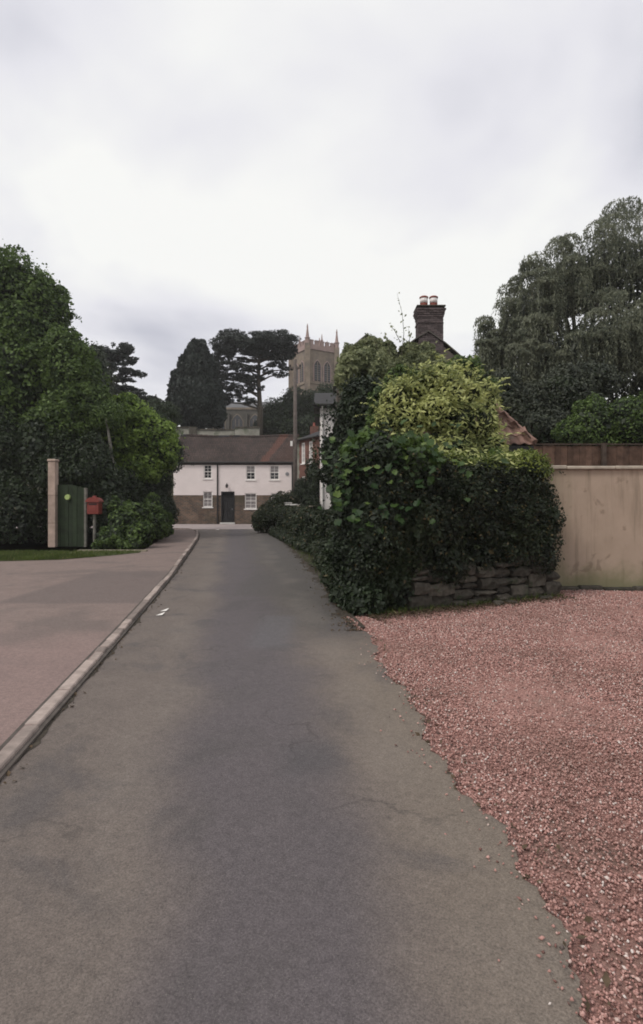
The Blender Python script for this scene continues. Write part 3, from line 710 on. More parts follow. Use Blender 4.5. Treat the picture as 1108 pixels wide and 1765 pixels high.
    for i in range(n + 1):
        u = i / n; x = xl - .15 + (xr - xl + .3) * u; sg = -.10 * math.sin(math.pi * u) + .025 * math.sin(u * 17)
        m.v += [Vector((x, Y0 - .22, ze - .02)), Vector((x, Y0 + 1.3, (ze + zr) / 2 + sg * .5 - .05)), Vector((x, yr, zr + sg)), Vector((x, Y0 + D + .2, ze))]
    for i in range(n):
        for j in range(3): a = i * 4 + j; m.f.append([a, a + 4, a + 5, a + 1])
    rf = m.build('roof', 'brown_tiles', t)
    md = rf.modifiers.new('thick', 'SOLIDIFY'); md.thickness = .1; md.offset = -1
    x = xl - .1
    while x < xr + .05:
        u = (x - xl) / (xr - xl); sg = -.10 * math.sin(math.pi * u) + .025 * math.sin(u * 17)
        MB().tube([(x, yr, zr + sg - .03), (x + .43, yr, zr + sg - .03 + random.uniform(-.01, .01))], .13, 8).build('ridge_tile', 'brown_tiles' if random.random() < .8 else 'slate', rf)
        x += .45
    MB().box(xl - .19, xl - .15, Y0 - .25, Y0 - .1, ze - .1, ze + .2).build('verge_end', 'white_paint', rf)
white_cottage()
# ---- red brick house with stone quoins, right of it
def brick_house():
    A = Vector((-1.92, 44, 0)); t = thing('brick_house', 'red brick house with stone quoins and tall white windows behind the pole', 'house', A)
    tf = TF(A, UB); Lw = 3.5; ze = 6.55
    ops = [(.75, 1.3, 4.7, 6.3), (1.95, 2.5, 4.7, 6.3), (.8, 1.35, 2.1, 3.7), (1.95, 2.5, 2.1, 3.7)]
    wall_open(tf, .32, Lw, -.05, ze, ops, .2).build('front_wall', 'red_brick', t)
    m = MB(); u2 = -tf.n
    def q(a, c, b): return tf(a, b, -c)
    for a, c, a2, c2 in ((.0, .02, .0, 7), (Lw, .2, Lw, 7), (0, 7, Lw, 7)):
        m.add([q(a, c, -.05), q(a2, c2, -.05), q(a2, c2, ze), q(a, c, ze)], [(0, 1, 2, 3)])
    m.build('side_wall', 'red_brick', t)
    z = 0.0; i = 0
    while z < ze - .1:
        w = .32 if i % 2 else .24
        MB().lbox(tf, -.012, w + (.08 if i % 2 else 0.076), z, z + .295, -.2, .02).build('quoin', 'churchyard_stone', t, bevel=.012); z += .3; i += 1
    for o_ in ops: window(t, tf, *o_, cols=2, rows=2, c=-.05, fw=.11, upper='pale_sky_pane', lower='pale_sky_pane')
    # hipped slate roof
    e0, e1, e2, e3 = q(-.25, -.25, ze), q(Lw + .25, -.25, ze), q(Lw + .25, 7.25, ze), q(-.25, 7.25, ze)
    r0, r1 = q(1.75, 1.9, ze + 1.0), q(1.75, 5.1, ze + 1.0)
    MB().add([e0, e1, e2, e3, r0, r1], [(0, 1, 4), (1, 2, 5, 4), (2, 3, 5), (3, 0, 4, 5), (0, 3, 2, 1)]).build('roof', 'slate', t)
    MB().tube([q(-.3, -.3, ze - .03), q(Lw + .3, -.3, ze - .03)], .07, 8).build('gutter', 'dark_gutter', t)
    c = MB().box(-.95, -.25, 46.5, 47.1, ze, ze + 1.5).build('chimney', 'red_brick', t)
    MB().lathe((-.6, 46.8, ze + 1.5), [(.13, 0), (.11, .3), (.13, .34)], 10).build('chimney_pot', 'pot_red', c)
brick_house()
# ---- white house on the right of the lane
def white_house():
    Y0 = 28.0; X0 = -0.08; X1 = 5.2; ze = 6.55
    t = thing('white_house', 'white rendered house half hidden behind the ivy-clad tree', 'house', (2.5, Y0, 0))
    tf = TF((X0, Y0, 0), (1, 0, 0), (0, -1, 0))
    ops = [(.62, 1.25, 5.0, 6.1), (.62, 1.3, 2.4, 3.6)]
    wall_open(tf, 0, X1 - X0, -.05, ze, ops, .15).build('front_wall', 'white_render', t)
    MB().box(X0, X0 + .2, Y0 + .16, Y0 + 6, -.05, ze).build('side_wall', 'white_render', t)
    MB().box(X0 + .2, X1, Y0 + 5.8, Y0 + 6, -.05, ze).build('rear_wall', 'white_render', t)
    for o_ in ops: window(t, tf, *o_, cols=2, rows=2, c=-.05)
    MB().add([(X0 - .3, Y0 - .35, ze - .02), (X1 + .2, Y0 - .35, ze - .02), (X1 + .2, Y0 + 3, ze + 1.2), (X0 - .3, Y0 + 3, ze + 1.2), (X0 - .3, Y0 + 6.3, ze), (X1 + .2, Y0 + 6.3, ze),
              (X0 - .3, Y0 - .35, ze - .16), (X1 + .2, Y0 - .35, ze - .16), (X0 - .3, Y0 + 6.3, ze - .16), (X1 + .2, Y0 + 6.3, ze - .16)],
             [(0, 1, 2, 3), (3, 2, 5, 4), (0, 6, 7, 1), (0, 3, 4, 8, 6), (1, 7, 9, 5, 2), (4, 5, 9, 8), (6, 8, 9, 7)]).build('roof', 'slate', t)
    MB().tube([(X0 - .36, Y0 - .42, ze - .06), (X1, Y0 - .42, ze - .06)], .07, 8).build('gutter', 'dark_gutter', t)
    MB().tube([(X0 + .12, Y0 - .4, ze - .1), (X0 + .12, Y0 - .06, ze - .5), (X0 + .12, Y0 - .06, 0)], .045, 8).build('drainpipe', 'white_paint', t)
white_house()
# ---- cottage with twin rounded gables and brick chimney
def gabled_cottage():
    Y0 = 20.0; t = thing('gabled_cottage', 'creeper-covered cottage with two rounded gables and a tall brick chimney', 'house', (3, Y0, 0))
    k = Y0 / FPX; X = lambda px: (px - W / 2) * k; Z = lambda py: CAM_H + (HOR - py) * k
    prof = [(580, 630), (590, 618), (605, 602), (620, 588), (632, 578), (645, 584), (665, 598), (684, 610), (702, 596), (718, 584), (738, 572), (766, 592), (785, 608), (800, 622), (812, 638), (824, 656)]
    pts = [(X(a), Z(b)) for a, b in prof]
    for nm, y0, y1, dz, mt in (('front_gable', Y0, Y0 + .25, -.14, 'gable_wall'), ):
        m = MB(); n = len(pts)
        poly = [Vector((pts[0][0] + .1, y0, -.05))] + [Vector((x, y0, z + dz)) for x, z in pts] + [Vector((pts[-1][0] - .1, y0, -.05))]
        m.prism(poly, (0, y1 - y0, 0)); m.build(nm, mt, t)
    m = MB(); n = len(pts)
    for y in (Y0 - .07, Y0 + 1.5, Y0 + 3, Y0 + 5.5): m.v += [Vector((x, y, z)) for x, z in pts]
    for j in range(3):
        for i in range(n - 1): a = j * n + i; m.f.append([a, a + 1, a + n + 1, a + n])
    r = m.build('roof', 'roof_grey', t); md = r.modifiers.new('thick', 'SOLIDIFY'); md.thickness = .04; md.offset = 1
    MB().box(pts[0][0] + .1, pts[0][0] + .3, Y0 + .26, Y0 + 5.4, -.05, pts[0][1] - .1).build('side_wall', 'gable_wall', t); MB().box(pts[-1][0] - .3, pts[-1][0] - .1, Y0 + .26, Y0 + 5.4, -.05, pts[-1][1] - .1).build('side_wall', 'gable_wall', t)
    # chimney of separate bricks round a mortar core
    x0, x1, y0, y1, z0, z1 = X(721), X(764), Y0 - .02, Y0 + .62, Z(610), Z(529)
    c = MB().box(x0 + .012, x1 - .012, y0 + .012, y1 - .012, z0 - .8, z1).build('chimney', 'mortar', t)
    bl = {}
    def brick(x, y, z, lx, ly):
        key = (round(lx, 3), round(ly, 3))
        if key not in bl:
            o = MB().box(-lx / 2, lx / 2, -ly / 2, ly / 2, -.0325, .0325).build('brick', 'chimney_brick', None, bevel=.004)
            o.parent = c; bl[key] = o
        else:
            o = bl[key].copy(); C.objects.link(o)
        o.location = Vector((x, y, z)) - org(c)
    z = z0 - .1; row = 0; ncz = int((z1 - z) / .075)
    for row in range(ncz):
        z = z0 - .1 + .0375 + row * .075; off = .1125 * (row % 2); over = .0
        if row >= ncz - 4: over = .02 * (row - ncz + 5)
        if row == ncz - 7: over = .025
        a0, a1, b0, b1 = x0 - over, x1 + over, y0 - over, y1 + over
        x = a0 - off
        while x < a1 - .03:
            xa, xb = max(x, a0), min(x + .215, a1)
            if xb - xa > .05:
                brick((xa + xb) / 2, b0 + .05, z, xb - xa, .1)
            x += .225
        y = b0 + .11 - (.1125 - off)
        while y < b1 - .03:
            ya, yb = max(y, b0 + .11), min(y + .215, b1)
            if yb - ya > .05:
                brick(a0 + .05, (ya + yb) / 2, z, .1, yb - ya); brick(a1 - .05, (ya + yb) / 2, z, .1, yb - ya)
            y += .225
    MB().box(x0 - .07, x1 + .07, y0 - .07, y1 + .07, z1, z1 + .05).build('chimney_cap', 'stone_dark', c, bevel=.01)
    for px in (733, 750):
        p = MB().lathe((X(px), (y0 + y1) / 2, z1 + .05), [(.155, 0), (.15, .05), (.135, .22), (.145, .23)], 14).build('chimney_pot', 'pot_red', c, smooth=True)
        MB().lathe((X(px), (y0 + y1) / 2, z1 + .28), [(.142, -.05), (.142, .13)], 14).build('pot_band', 'pot_white', c, smooth=True)
        MB().lathe((X(px), (y0 + y1) / 2, z1 + .41), [(.16, 0), (.165, .04), (.12, .07)], 14).build('pot_rim', 'pot_red', c, smooth=True)
    tf = TF((0, Y0, 0), (1, 0, 0), (0, -1, 0))
    for a in (2.0, 3.9): window(t, tf, a, a + .8, 3.6, 4.6, c=.06, upper='dark_glass')
gabled_cottage()
# ---- pantiled outbuilding
def outbuilding():
    Y0, X0, X1, ze = 12.0, 1.4, 4.58, 2.86; dy, dz = 1.3, 1.3; XR = 3.80
    t = thing('outbuilding', 'small cream outbuilding with hipped orange pantile roof behind the hedge', 'shed', (3, 13, 0))
    MB().box(X0 + .2, X1 - .2, Y0 + .18, Y0 + 2 * dy - .18, -.05, ze - .02).build('wall', 'cream_render', t)
    MB().box(X0, X1 - .02, Y0 - .02, Y0 + .03, ze - .15, ze - .02).build('fascia', 'black_paint', t)
    MB().box(X1 - .05, X1, Y0 + .03, Y0 + 2 * dy, ze - .15, ze - .02).build('fascia', 'black_paint', t)
    e = [(X0, Y0, ze), (X1, Y0, ze), (X1, Y0 + 2 * dy, ze), (X0, Y0 + 2 * dy, ze), (X0, Y0 + dy, ze + dz), (XR, Y0 + dy, ze + dz)]
    e = [(a, b, c - .04) for a, b, c in e]
    rf = MB().add(e, [(0, 1, 5, 4), (1, 2, 5), (2, 3, 4, 5), (0, 4, 3), (0, 3, 2, 1)]).build('roof', 'black_paint', t)
    # one pantile: S-section
    m = MB(); cw, ln = .215, .36; seg = 8
    prof = [(-cw / 2 - .012 + (cw + .024) * i / seg, .028 * math.sin(2 * math.pi * i / seg) + (.006 if i > 4 else 0)) for i in range(seg + 1)]
    for y, lift in ((0, .03), (ln, .0)):
        for th in (0, -.014): m.v += [Vector((x, y, z + lift + th)) for x, z in prof]
    n = seg + 1
    for i in range(seg):
        m.f += [[i, i + 1, 2 * n + i + 1, 2 * n + i], [n + i, 3 * n + i, 3 * n + i + 1, n + i + 1], [i, n + i, n + i + 1, i + 1]]
    src = m.build('pantile', 'pantile', None, smooth=False); src.parent = rf; used = [False]
    def lay(p, right_, up):
        o = src if not used[0] else src.copy()
        if used[0]: C.objects.link(o)
        used[0] = True
        r_ = Vector(right_).normalized(); u_ = Vector(up).normalized(); n_ = r_.cross(u_)
        M_ = Matrix((r_, u_, n_)).transposed().to_4x4(); M_ = M_ @ Matrix.Rotation(random.uniform(-.025, .025), 4, 'Z')
        o.matrix_local = Matrix.Translation(Vector(p) - org(rf)) @ M_
    sl = math.hypot(dy, dz); g = .295
    up = Vector((0, dy, dz)); rows = int(sl / g)
    for r in range(rows):
        f = r * g / sl; xmax = X1 - (X1 - XR) * f
        x = X0 + .1 + cw / 2
        while x < xmax - .02:
            if x > 1.9: lay(Vector((x, Y0, ze)) + up * f + Vector((0, -.03, .0)), (1, 0, 0), up)
            x += cw
    up2 = Vector((XR - X1, 0, dz)); sl2 = up2.length
    for r in range(int(sl2 / g)):
        f = r * g / sl2; ya, yb = Y0 + dy * f, Y0 + 2 * dy - dy * f; y = ya + cw / 2
        while y < yb - .05: lay(Vector((X1, y, ze)) + up2 * f, (0, 1, 0), up2); y += cw
    for i in range(6):                       # hip tiles
        a = Vector((X1, Y0, ze + .05)).lerp(Vector((XR, Y0 + dy, ze + dz + .05)), i / 6); b = Vector((X1, Y0, ze + .05)).lerp(Vector((XR, Y0 + dy, ze + dz + .05)), (i + 1.08) / 6)
        MB().tube([a, b], [.085, .07], 8).build('hip_tile', 'pantile', rf)
    for i in range(6):
        a = XR - .38 * i; MB().tube([(a, Y0 + dy, ze + dz + .04), (a - .4, Y0 + dy, ze + dz + .04)], [.085, .075], 8).build('ridge_tile', 'pantile', rf)
outbuilding()
# ---- church
def church():
    yc = 105.0; s_ = 6.4; th = R(31)
    A = Vector(((530 - W / 2) / FPX * yc, yc, 0)); zb = terrain_z(A.x, yc) - .2
    t = thing('church', 'church with pinnacled battlemented stone tower and dark nave on the hill', 'church', (A.x, A.y, zb))
    k = yc / FPX; Z = lambda py: CAM_H + (HOR - py) * k
    uR = Vector((math.cos(th), math.sin(th), 0)); uL = Vector((-math.sin(th), math.cos(th), 0))
    cor = [A, A + uR * s_, A + uR * s_ + uL * s_, A + uL * s_]
    faces = [TF(cor[0], uR), TF(cor[1], uL), TF(cor[2], -uR), TF(cor[3], -uL)]
    zt = Z(592); zs = Z(601); zw1, zw0 = Z(619), Z(655); zl = Z(658)
    tw = MB().prism([c + Vector((0, 0, zb)) for c in cor], (0, 0, zs - zb)).build('tower', 'tower_stone', t)
    par = MB()
    def ring(m, z0, z1, o):
        q = [c + Vector((0, 0, z0)) for c in [A - uR * o - uL * o, A + uR * (s_ + o) - uL * o, A + uR * (s_ + o) + uL * (s_ + o), A - uR * o + uL * (s_ + o)]]
        m.prism(q, (0, 0, z1 - z0)); return m
    ring(par, zs + .25, zt, .12); par.build('parapet', 'tower_stone_pink', tw)
    for z in (zs, zl, zl - 6.5): ring(MB(), z - (.0 if z == zs else .25), z + .25, .2).build('string_course', 'tower_stone_pink' if z == zs else 'tower_stone', tw)
    for fi, f in enumerate(faces):
        n = 5; w = s_ / (2 * n + 1) * 1.0
        for i in range(n):
            a = s_ * (i + .75) / (n + .5)
            MB().lbox(f, a - .36, a + .36, zt, zt + .72, -.35, .12).lbox(f, a - .42, a + .42, zt + .72, zt + .84, -.4, .18).build('merlon', 'tower_stone_pink', tw)
        pm = f(s_ / 2, 0, -.1); MB().lathe((pm.x, pm.y, zt + .2), [(.22, 0), (.22, .8), (.3, .85), (.16, 1.0), (.08, 1.7), (.03, 2.1)], 6).build('small_pinnacle', 'tower_stone_pink', tw)
        # belfry: two pointed openings with louvres and stone surrounds
        for a in (s_ * .33, s_ * .67):
            hw = .68
            def arch(h, b0, b1): return [(a - h, b0), (a + h, b0), (a + h, b1 - h * 1.3), (a + h * .55, b1 - h * .5), (a, b1), (a - h * .55, b1 - h * .5), (a - h, b1 - h * 1.3)]
            MB().prism([f(x, z, .0) for x, z in arch(hw + .22, zw0 - .1, zw1 + .25)], f.n * .10).build('window_surround', 'tower_stone_pink', tw)
            o = MB().prism([f(x, z, .05) for x, z in arch(hw, zw0, zw1)], f.n * .06).build('belfry_opening', 'louvre', tw)
            MB().lbox(f, a - .09, a + .09, zw0, zw1 - .3, .08, .17).build('mullion', 'tower_stone', tw)
            for j in range(7):
                z = zw0 + .3 + j * .42
                MB().prism([f(a - hw * .9, z, .11), f(a + hw * .9, z, .11), f(a + hw * .9, z + .2, .125), f(a - hw * .9, z + .2, .125)], f.n * .02).build('louvre_slat', 'lead', tw)
    for c in cor:
        ctr = A + uR * s_ / 2 + uL * s_ / 2; d = (c - ctr).normalized(); b = c + d * .1
        MB().prism([b + Vector((x, y, zb)) for x, y in ((-.5, -.5), (.5, -.5), (.5, .5), (-.5, .5))], (0, 0, zt - zb)).build('corner_buttress', 'tower_stone', tw)
        pn = MB().lathe(b + Vector((0, 0, zt)), [(.42, 0), (.42, .9), (.55, .95), (.55, 1.05), (.34, 1.2), (.24, 2.0), (.13, 2.9), (.18, 3.0), (.04, 3.7)], 8).build('pinnacle', 'tower_stone_pink', tw)
    MB().prism([c + Vector((0, 0, zt - .6)) for c in [A + uR * .1 + uL * .1, A + uR * (s_ - .1) + uL * .1, A + uR * (s_ - .1) + uL * (s_ - .1), A + uR * .1 + uL * (s_ - .1)]], (0, 0, .2)).build('tower_roof', 'lead', tw)
    # nave
    Yn = 100.0; kn = Yn / FPX; f = TF((-20.5, Yn, 0), (1, 0, 0), (0, -1, 0)); zn = CAM_H + (HOR - 706) * kn; Ln = 14.0
    nv = MB().lbox(f, 0, Ln, zb - 1, zn, -9, 0).build('nave', 'nave_stone', t)
    MB().lbox(f, -.15, Ln + .1, zn, zn + .35, -.4, .15).build('nave_parapet', 'tower_stone', nv)
    MB().add([f(-.1, zn, -.4), f(Ln, zn, -.4), f(Ln, zn + 2.2, -4.5), f(-.1, zn + 2.2, -4.5), f(-.1, zn, -9), f(Ln, zn, -9)], [(0, 1, 2, 3), (3, 2, 5, 4), (0, 3, 4), (1, 5, 2)]).build('nave_roof', 'lead', nv)
    for a in (2.2, 5.4, 8.6, 11.8):
        h = .95; b0, b1 = zn - 5.2, zn - .9
        pts = lambda h, b0, b1: [(a - h, b0), (a + h, b0), (a + h, b1 - h * 1.2), (a + h * .55, b1 - h * .45), (a, b1), (a - h * .55, b1 - h * .45), (a - h, b1 - h * 1.2)]
        MB().prism([f(x, z, 0) for x, z in pts(h + .18, b0 - .1, b1 + .2)], f.n * .08).build('window_surround', 'tower_stone', nv)
        MB().prism([f(x, z, .04) for x, z in pts(h, b0, b1)], f.n * .06).build('nave_window', 'dark_glass', nv)
        for q in (-.32, .32): MB().lbox(f, a + q - .05, a + q + .05, b0, b1 - .8, .08, .15).build('mullion', 'tower_stone', nv)
    for a in (.4, 3.8, 7.0, 10.2, 13.4): MB().lbox(f, a - .3, a + .3, zb - 1, zn - .8, 0, .8).build('buttress', 'nave_stone', nv)
church()
# ---- churchyard retaining wall
def churchyard_wall():
    Y = 57.5; k = Y / FPX; X = lambda px: (px - W / 2) * k; Z = lambda py: CAM_H + (HOR - py) * k
    t = thing('churchyard_wall', 'pale stone churchyard wall on the bank behind the cottage roof', 'wall', (X(380), Y, 7))
    for a, b, top in ((255, 330, 738), (330.3, 404, 742), (404.3, 447, 738)):
        MB().box(X(a), X(b) - .02, Y, Y + .45, 5.2, Z(top)).build('wall_section', 'churchyard_stone', t)
        n = 5
        for i in range(n):
            x0 = X(a) + (X(b) - X(a)) * i / n; x1 = X(a) + (X(b) - X(a)) * (i + 1) / n - .03
            MB().box(x0, x1, Y - .08, Y + .53, Z(top) + .003, Z(top) + .16).build('coping_stone', 'stone_dark', t)
    MB().box(X(333) - .4, X(333) + .35, Y - .12, Y + .4, 5.2, Z(736)).build('pier', 'stone_dark', t)
churchyard_wall()

# =================================================================== WALLS, FENCE, POLE, GATE
def rendered_wall():
    t = thing('rendered_wall', 'tall tan rendered garden wall with stone coping beside the gravel', 'wall', (7, 10.5, 0))
    MB().box(3.85, 13, 10.46, 10.72, -.06, 2.24).build('wall', 'tan_render', t)
    x = 3.8
    while x < 13:
        w = random.uniform(.7, .95); MB().box(x, x + w - .008, 10.39, 10.79, 2.243, 2.31 + random.uniform(-.014, .014)).build('coping_stone', 'coping', t, bevel=.012); x += w
    x = 4.05
    while x < 9:
        w = random.uniform(.3, .6); MB().box(x, x + w - .02, 10.32 - random.random() * .05, 10.455, -.03, .03 + random.random() * .05).build('footing_stone', 'stone_dark', t, bevel=.02); x += w
rendered_wall()
def board_fence():
    t = thing('board_fence', 'brown board fence showing above the tan wall', 'fence', (7, 13.5, 0))
    x = 4.9; i = 0
    while x < 11.5:
        MB().box(x, x + .147, 13.5 - .012 * (i % 2), 13.52 - .012 * (i % 2), 0, 3.0 + random.uniform(-.012, .012)).build('board', 'brown_board', t); x += .15; i += 1
    for x in (4.95, 6.75, 8.55, 10.35): MB().box(x, x + .1, 13.40, 13.485, 0, 3.06).build('post', 'fence_post', t)
    for z in (.4, 1.6, 2.8): MB().box(4.9, 11.5, 13.53, 13.6, z, z + .09).build('rail', 'fence_post', t)
    MB().box(4.88, 11.5, 13.46, 13.55, 3.02, 3.05).build('capping', 'fence_post', t)
board_fence()
def dry_stone_wall():
    u = (WB - WA).normalized(); tf = TF(WA, u); Lw = (WB - WA).length
    t = thing('dry_stone_wall', 'low dry stone wall of rough dark blocks under the clipped hedge', 'wall', WA)
    MB().lbox(tf, .86, Lw - .1, -.06, .55, -.5, -.14).build('wall_core', 'stone_core', t)
    j = lambda q: random.uniform(-q, q)
    def stone(a0, a1, z0, z1):
        d0 = -.30; d1 = random.uniform(-.07, .05); n = 4; vs = []
        for i in range(n + 1):
            e_ = 1 - abs(2 * i / n - 1); cut = .022 * (1 - e_) * random.uniform(.3, 1.3)
            x = a0 + (a1 - a0) * i / n + (j(.025) if 0 < i < n else j(.006))
            b0 = z0 + cut * .6 + j(.008); b1 = z1 - cut + j(.012)
            vs += [tf(x, b0, d0), tf(x, b0, d1 - cut + j(.02)), tf(x, b0 * .62 + b1 * .38, d1 + .02 + j(.025) - cut * .5), tf(x, b0 * .3 + b1 * .7, d1 + .015 + j(.025) - cut * .5), tf(x, b1, d1 - cut + j(.02) - .015), tf(x, b1, d0)]
        fs = [list(range(6)), [n * 6 + q for q in range(5, -1, -1)]]
        for i in range(n):
            for q in range(6): fs.append([i * 6 + q, i * 6 + (q + 1) % 6, (i + 1) * 6 + (q + 1) % 6, (i + 1) * 6 + q])
        MB().add(vs, fs).build('stone', 'stone_dark', t, bevel=.006)
    # irregular bond: tall blocks span two thin beds
    a = .82
    while a < Lw - .05:
        w = min(random.uniform(.24, .5), Lw - a)
        top = .52 + .26 * a / Lw
        z = -.03 + .05 * a / Lw
        while z < top - .04:
            h = random.choice((.09, .13, .17, .2, .25)); h = min(h, top + .05 - z)
            if h < .05: break
            if h < .15 and w > .4 and random.random() < .6:
                c_ = a + w * random.uniform(.35, .65); stone(a + j(.05) + .006, c_ - .006, z, z + h - .01); stone(c_ + .006, a + w - .006 + j(.05), z, z + h * random.uniform(.85, 1) - .01)
            else: stone(a + .006 + j(.05), a + w - .006 + j(.05), z, z + h - .01)
            z += h
        a += w
    for _ in range(6):                       # tumbled stones at the foot
        a = random.uniform(.5, Lw); q = tf(a, 0, .1 + random.random() * .12); r = random.uniform(.03, .07)
        MB().box(q.x - r * 1.4, q.x + r * 1.4, q.y - r, q.y + r, -.02, r * .9).build('stone', 'stone_dark', t, bevel=r * .4)
dry_stone_wall()
def garden_wall():
    t = thing('garden_wall', 'low roadside wall topped with pale slabs among the bushes', 'wall', (-1.4, 29, 0))
    for (px, py, Y, w) in ((487, 866.5, 30.0, .42), (507, 869.5, 29.0, .46), (530, 872, 28.0, .40)):
        p = P(px, py, Y); u = Vector((.56, -.83, 0)).normalized()
        tf = TF((p.x, p.y, 0), u)
        MB().lbox(tf, -.58, .58, -.05, p.z - .05, -.12, .12).build('wall_section', 'stone_dark', t)
        MB().lbox(tf, -.60, .60, p.z - .048, p.z + .02, -.24, .24).build('coping_slab', 'slab' if px < 520 else 'coping', t, bevel=.01)
garden_wall()
def pole():
    p = P(508, 868, 36.0); b = Vector((p.x, p.y, 0)); t = thing('utility_pole', 'tall wooden utility pole in front of the church tower', 'pole', b)
    MB().tube([b + Vector((0, 0, -.05)), b + Vector((0.03, 0, 5)), b + Vector((.02, 0, 10.9))], [.16, .135, .105], 12).build('pole_shaft', 'pole_wood', t, smooth=True)
    MB().box(b.x - .35, b.x + .4, b.y - .06, b.y + .06, 10.3, 10.42).build('cross_arm', 'pole_wood', t)
    for dx_ in (-.3, .34): MB().lathe(b + Vector((dx_, 0, 10.42)), [(.04, 0), (.07, .05), (.05, .12), (.03, .16)], 8).build('insulator', 'slate', t)
    MB().box(b.x - .28, b.x - .14, b.y - .17, b.y - .12, 5.3, 5.62).build('pole_plate', 'white_paint', t)
pole()
def post_box():
    p = P(163, 868, 20.0); b = Vector((p.x, p.y, 0.0)); t = thing('post_box', 'red post box on a post at the edge of the dark hedge', 'post box', b)
    MB().tube([b, b + Vector((0, 0, 1.25))], .055, 10).build('post', 'bark_grey', t)
    bd = MB().box(b.x - .21, b.x + .21, b.y - .17, b.y + .17, 1.22, 1.66).build('body', 'red_paint', t, bevel=.02)
    cp = []
    m = MB(); n = 10
    for y in (b.y - .22, b.y + .2):
        m.v += [Vector((b.x - .25 * math.cos(math.pi * i / n), y, 1.655 + .17 * math.sin(math.pi * i / n))) for i in range(n + 1)]
    for i in range(n): m.f.append([i, i + 1, n + 2 + i, n + 1 + i])
    m.f += [list(range(n + 1)), list(range(n + 1, 2 * n + 2))[::-1], [0, n + 1, 2 * n + 1, n]]
    m.build('cap', 'red_paint', t)
    MB().box(b.x - .06, b.x + .06, b.y - .06, b.y + .06, 1.80, 1.88).build('finial', 'red_paint', t, bevel=.015)
    MB().box(b.x - .14, b.x + .14, b.y - .185, b.y - .165, 1.56, 1.60).build('slot', 'black_paint', bd)
    MB().box(b.x - .12, b.x + .12, b.y - .182, b.y - .168, 1.32, 1.50).build('notice_plate', 'red_paint', bd, bevel=.004)
post_box()
def gate():
    t = thing('green_gate', 'tall dark green board gate with pale lime disc on it', 'gate', (-9, 20, 0))
    x = -9.72; xe = P(146, 0, 20).x; i = 0
    while x < xe - .05:
        top = 2.28 - .14 * max(0, (x + 9.1) / .6)
        MB().box(x, x + .148, 20.1 - .01 * (i % 2), 20.13 - .01 * (i % 2), .04, top).build('board', 'green_paint', t, bevel=.004); x += .152; i += 1
    for z in (.35, 1.1, 1.85): MB().box(-9.72, xe - .1, 20.135, 20.2, z, z + .12).build('rail', 'green_paint', t)
    MB().box(xe - .04, xe + .05, 20.02, 20.14, -.02, 2.16).build('gate_post', 'bark_grey', t, bevel=.01)
    p = P(115, 857, 20.0)
    MB().tube([(p.x, 20.085, p.z), (p.x, 20.02, p.z)], [.105, .09], 18).build('disc', 'lime', t)
gate()
def pier():
    x1 = P(95, 0, 19.9).x; w = .26; t = thing('gate_pier', 'slim pale pinkish stone gatepost at the left edge', 'gatepost', (x1 - w / 2, 20.05, 0))
    z = -.05
    for h in (.95, 1.0, 1.2): MB().box(x1 - w, x1, 19.9, 19.9 + w, z, z + h - .008).build('block', 'pier_stone', t, bevel=.012); z += h
    MB().box(x1 - w - .025, x1 + .025, 19.875, 19.925 + w, z, z + .09).build('cap_stone', 'pier_stone', t, bevel=.02)
pier()
def scraps():
    for i, (px, py, lab) in enumerate(((283, 1053, 'torn white paper scrap on the road near the kerb'), (276, 1060, 'smaller paper scrap on the road by the larger one'), (374, 913, 'pale scrap lying on the road near the junction'))):
        g_ = G(px, py); s_ = .05 if py > 1000 else .12
        m = MB().add([g_ + Vector((-s_, -s_ * .8, .004)), g_ + Vector((s_ * .9, -s_, .012)), g_ + Vector((s_, s_ * 1.5, .03)), g_ + Vector((-s_ * .5, s_, .006))], [(0, 1, 2), (0, 2, 3)])
        o = m.build('paper_scrap', 'paper'); o.modifiers.new('thick', 'SOLIDIFY').thickness = .001; tag(o, lab, 'litter')
scraps()

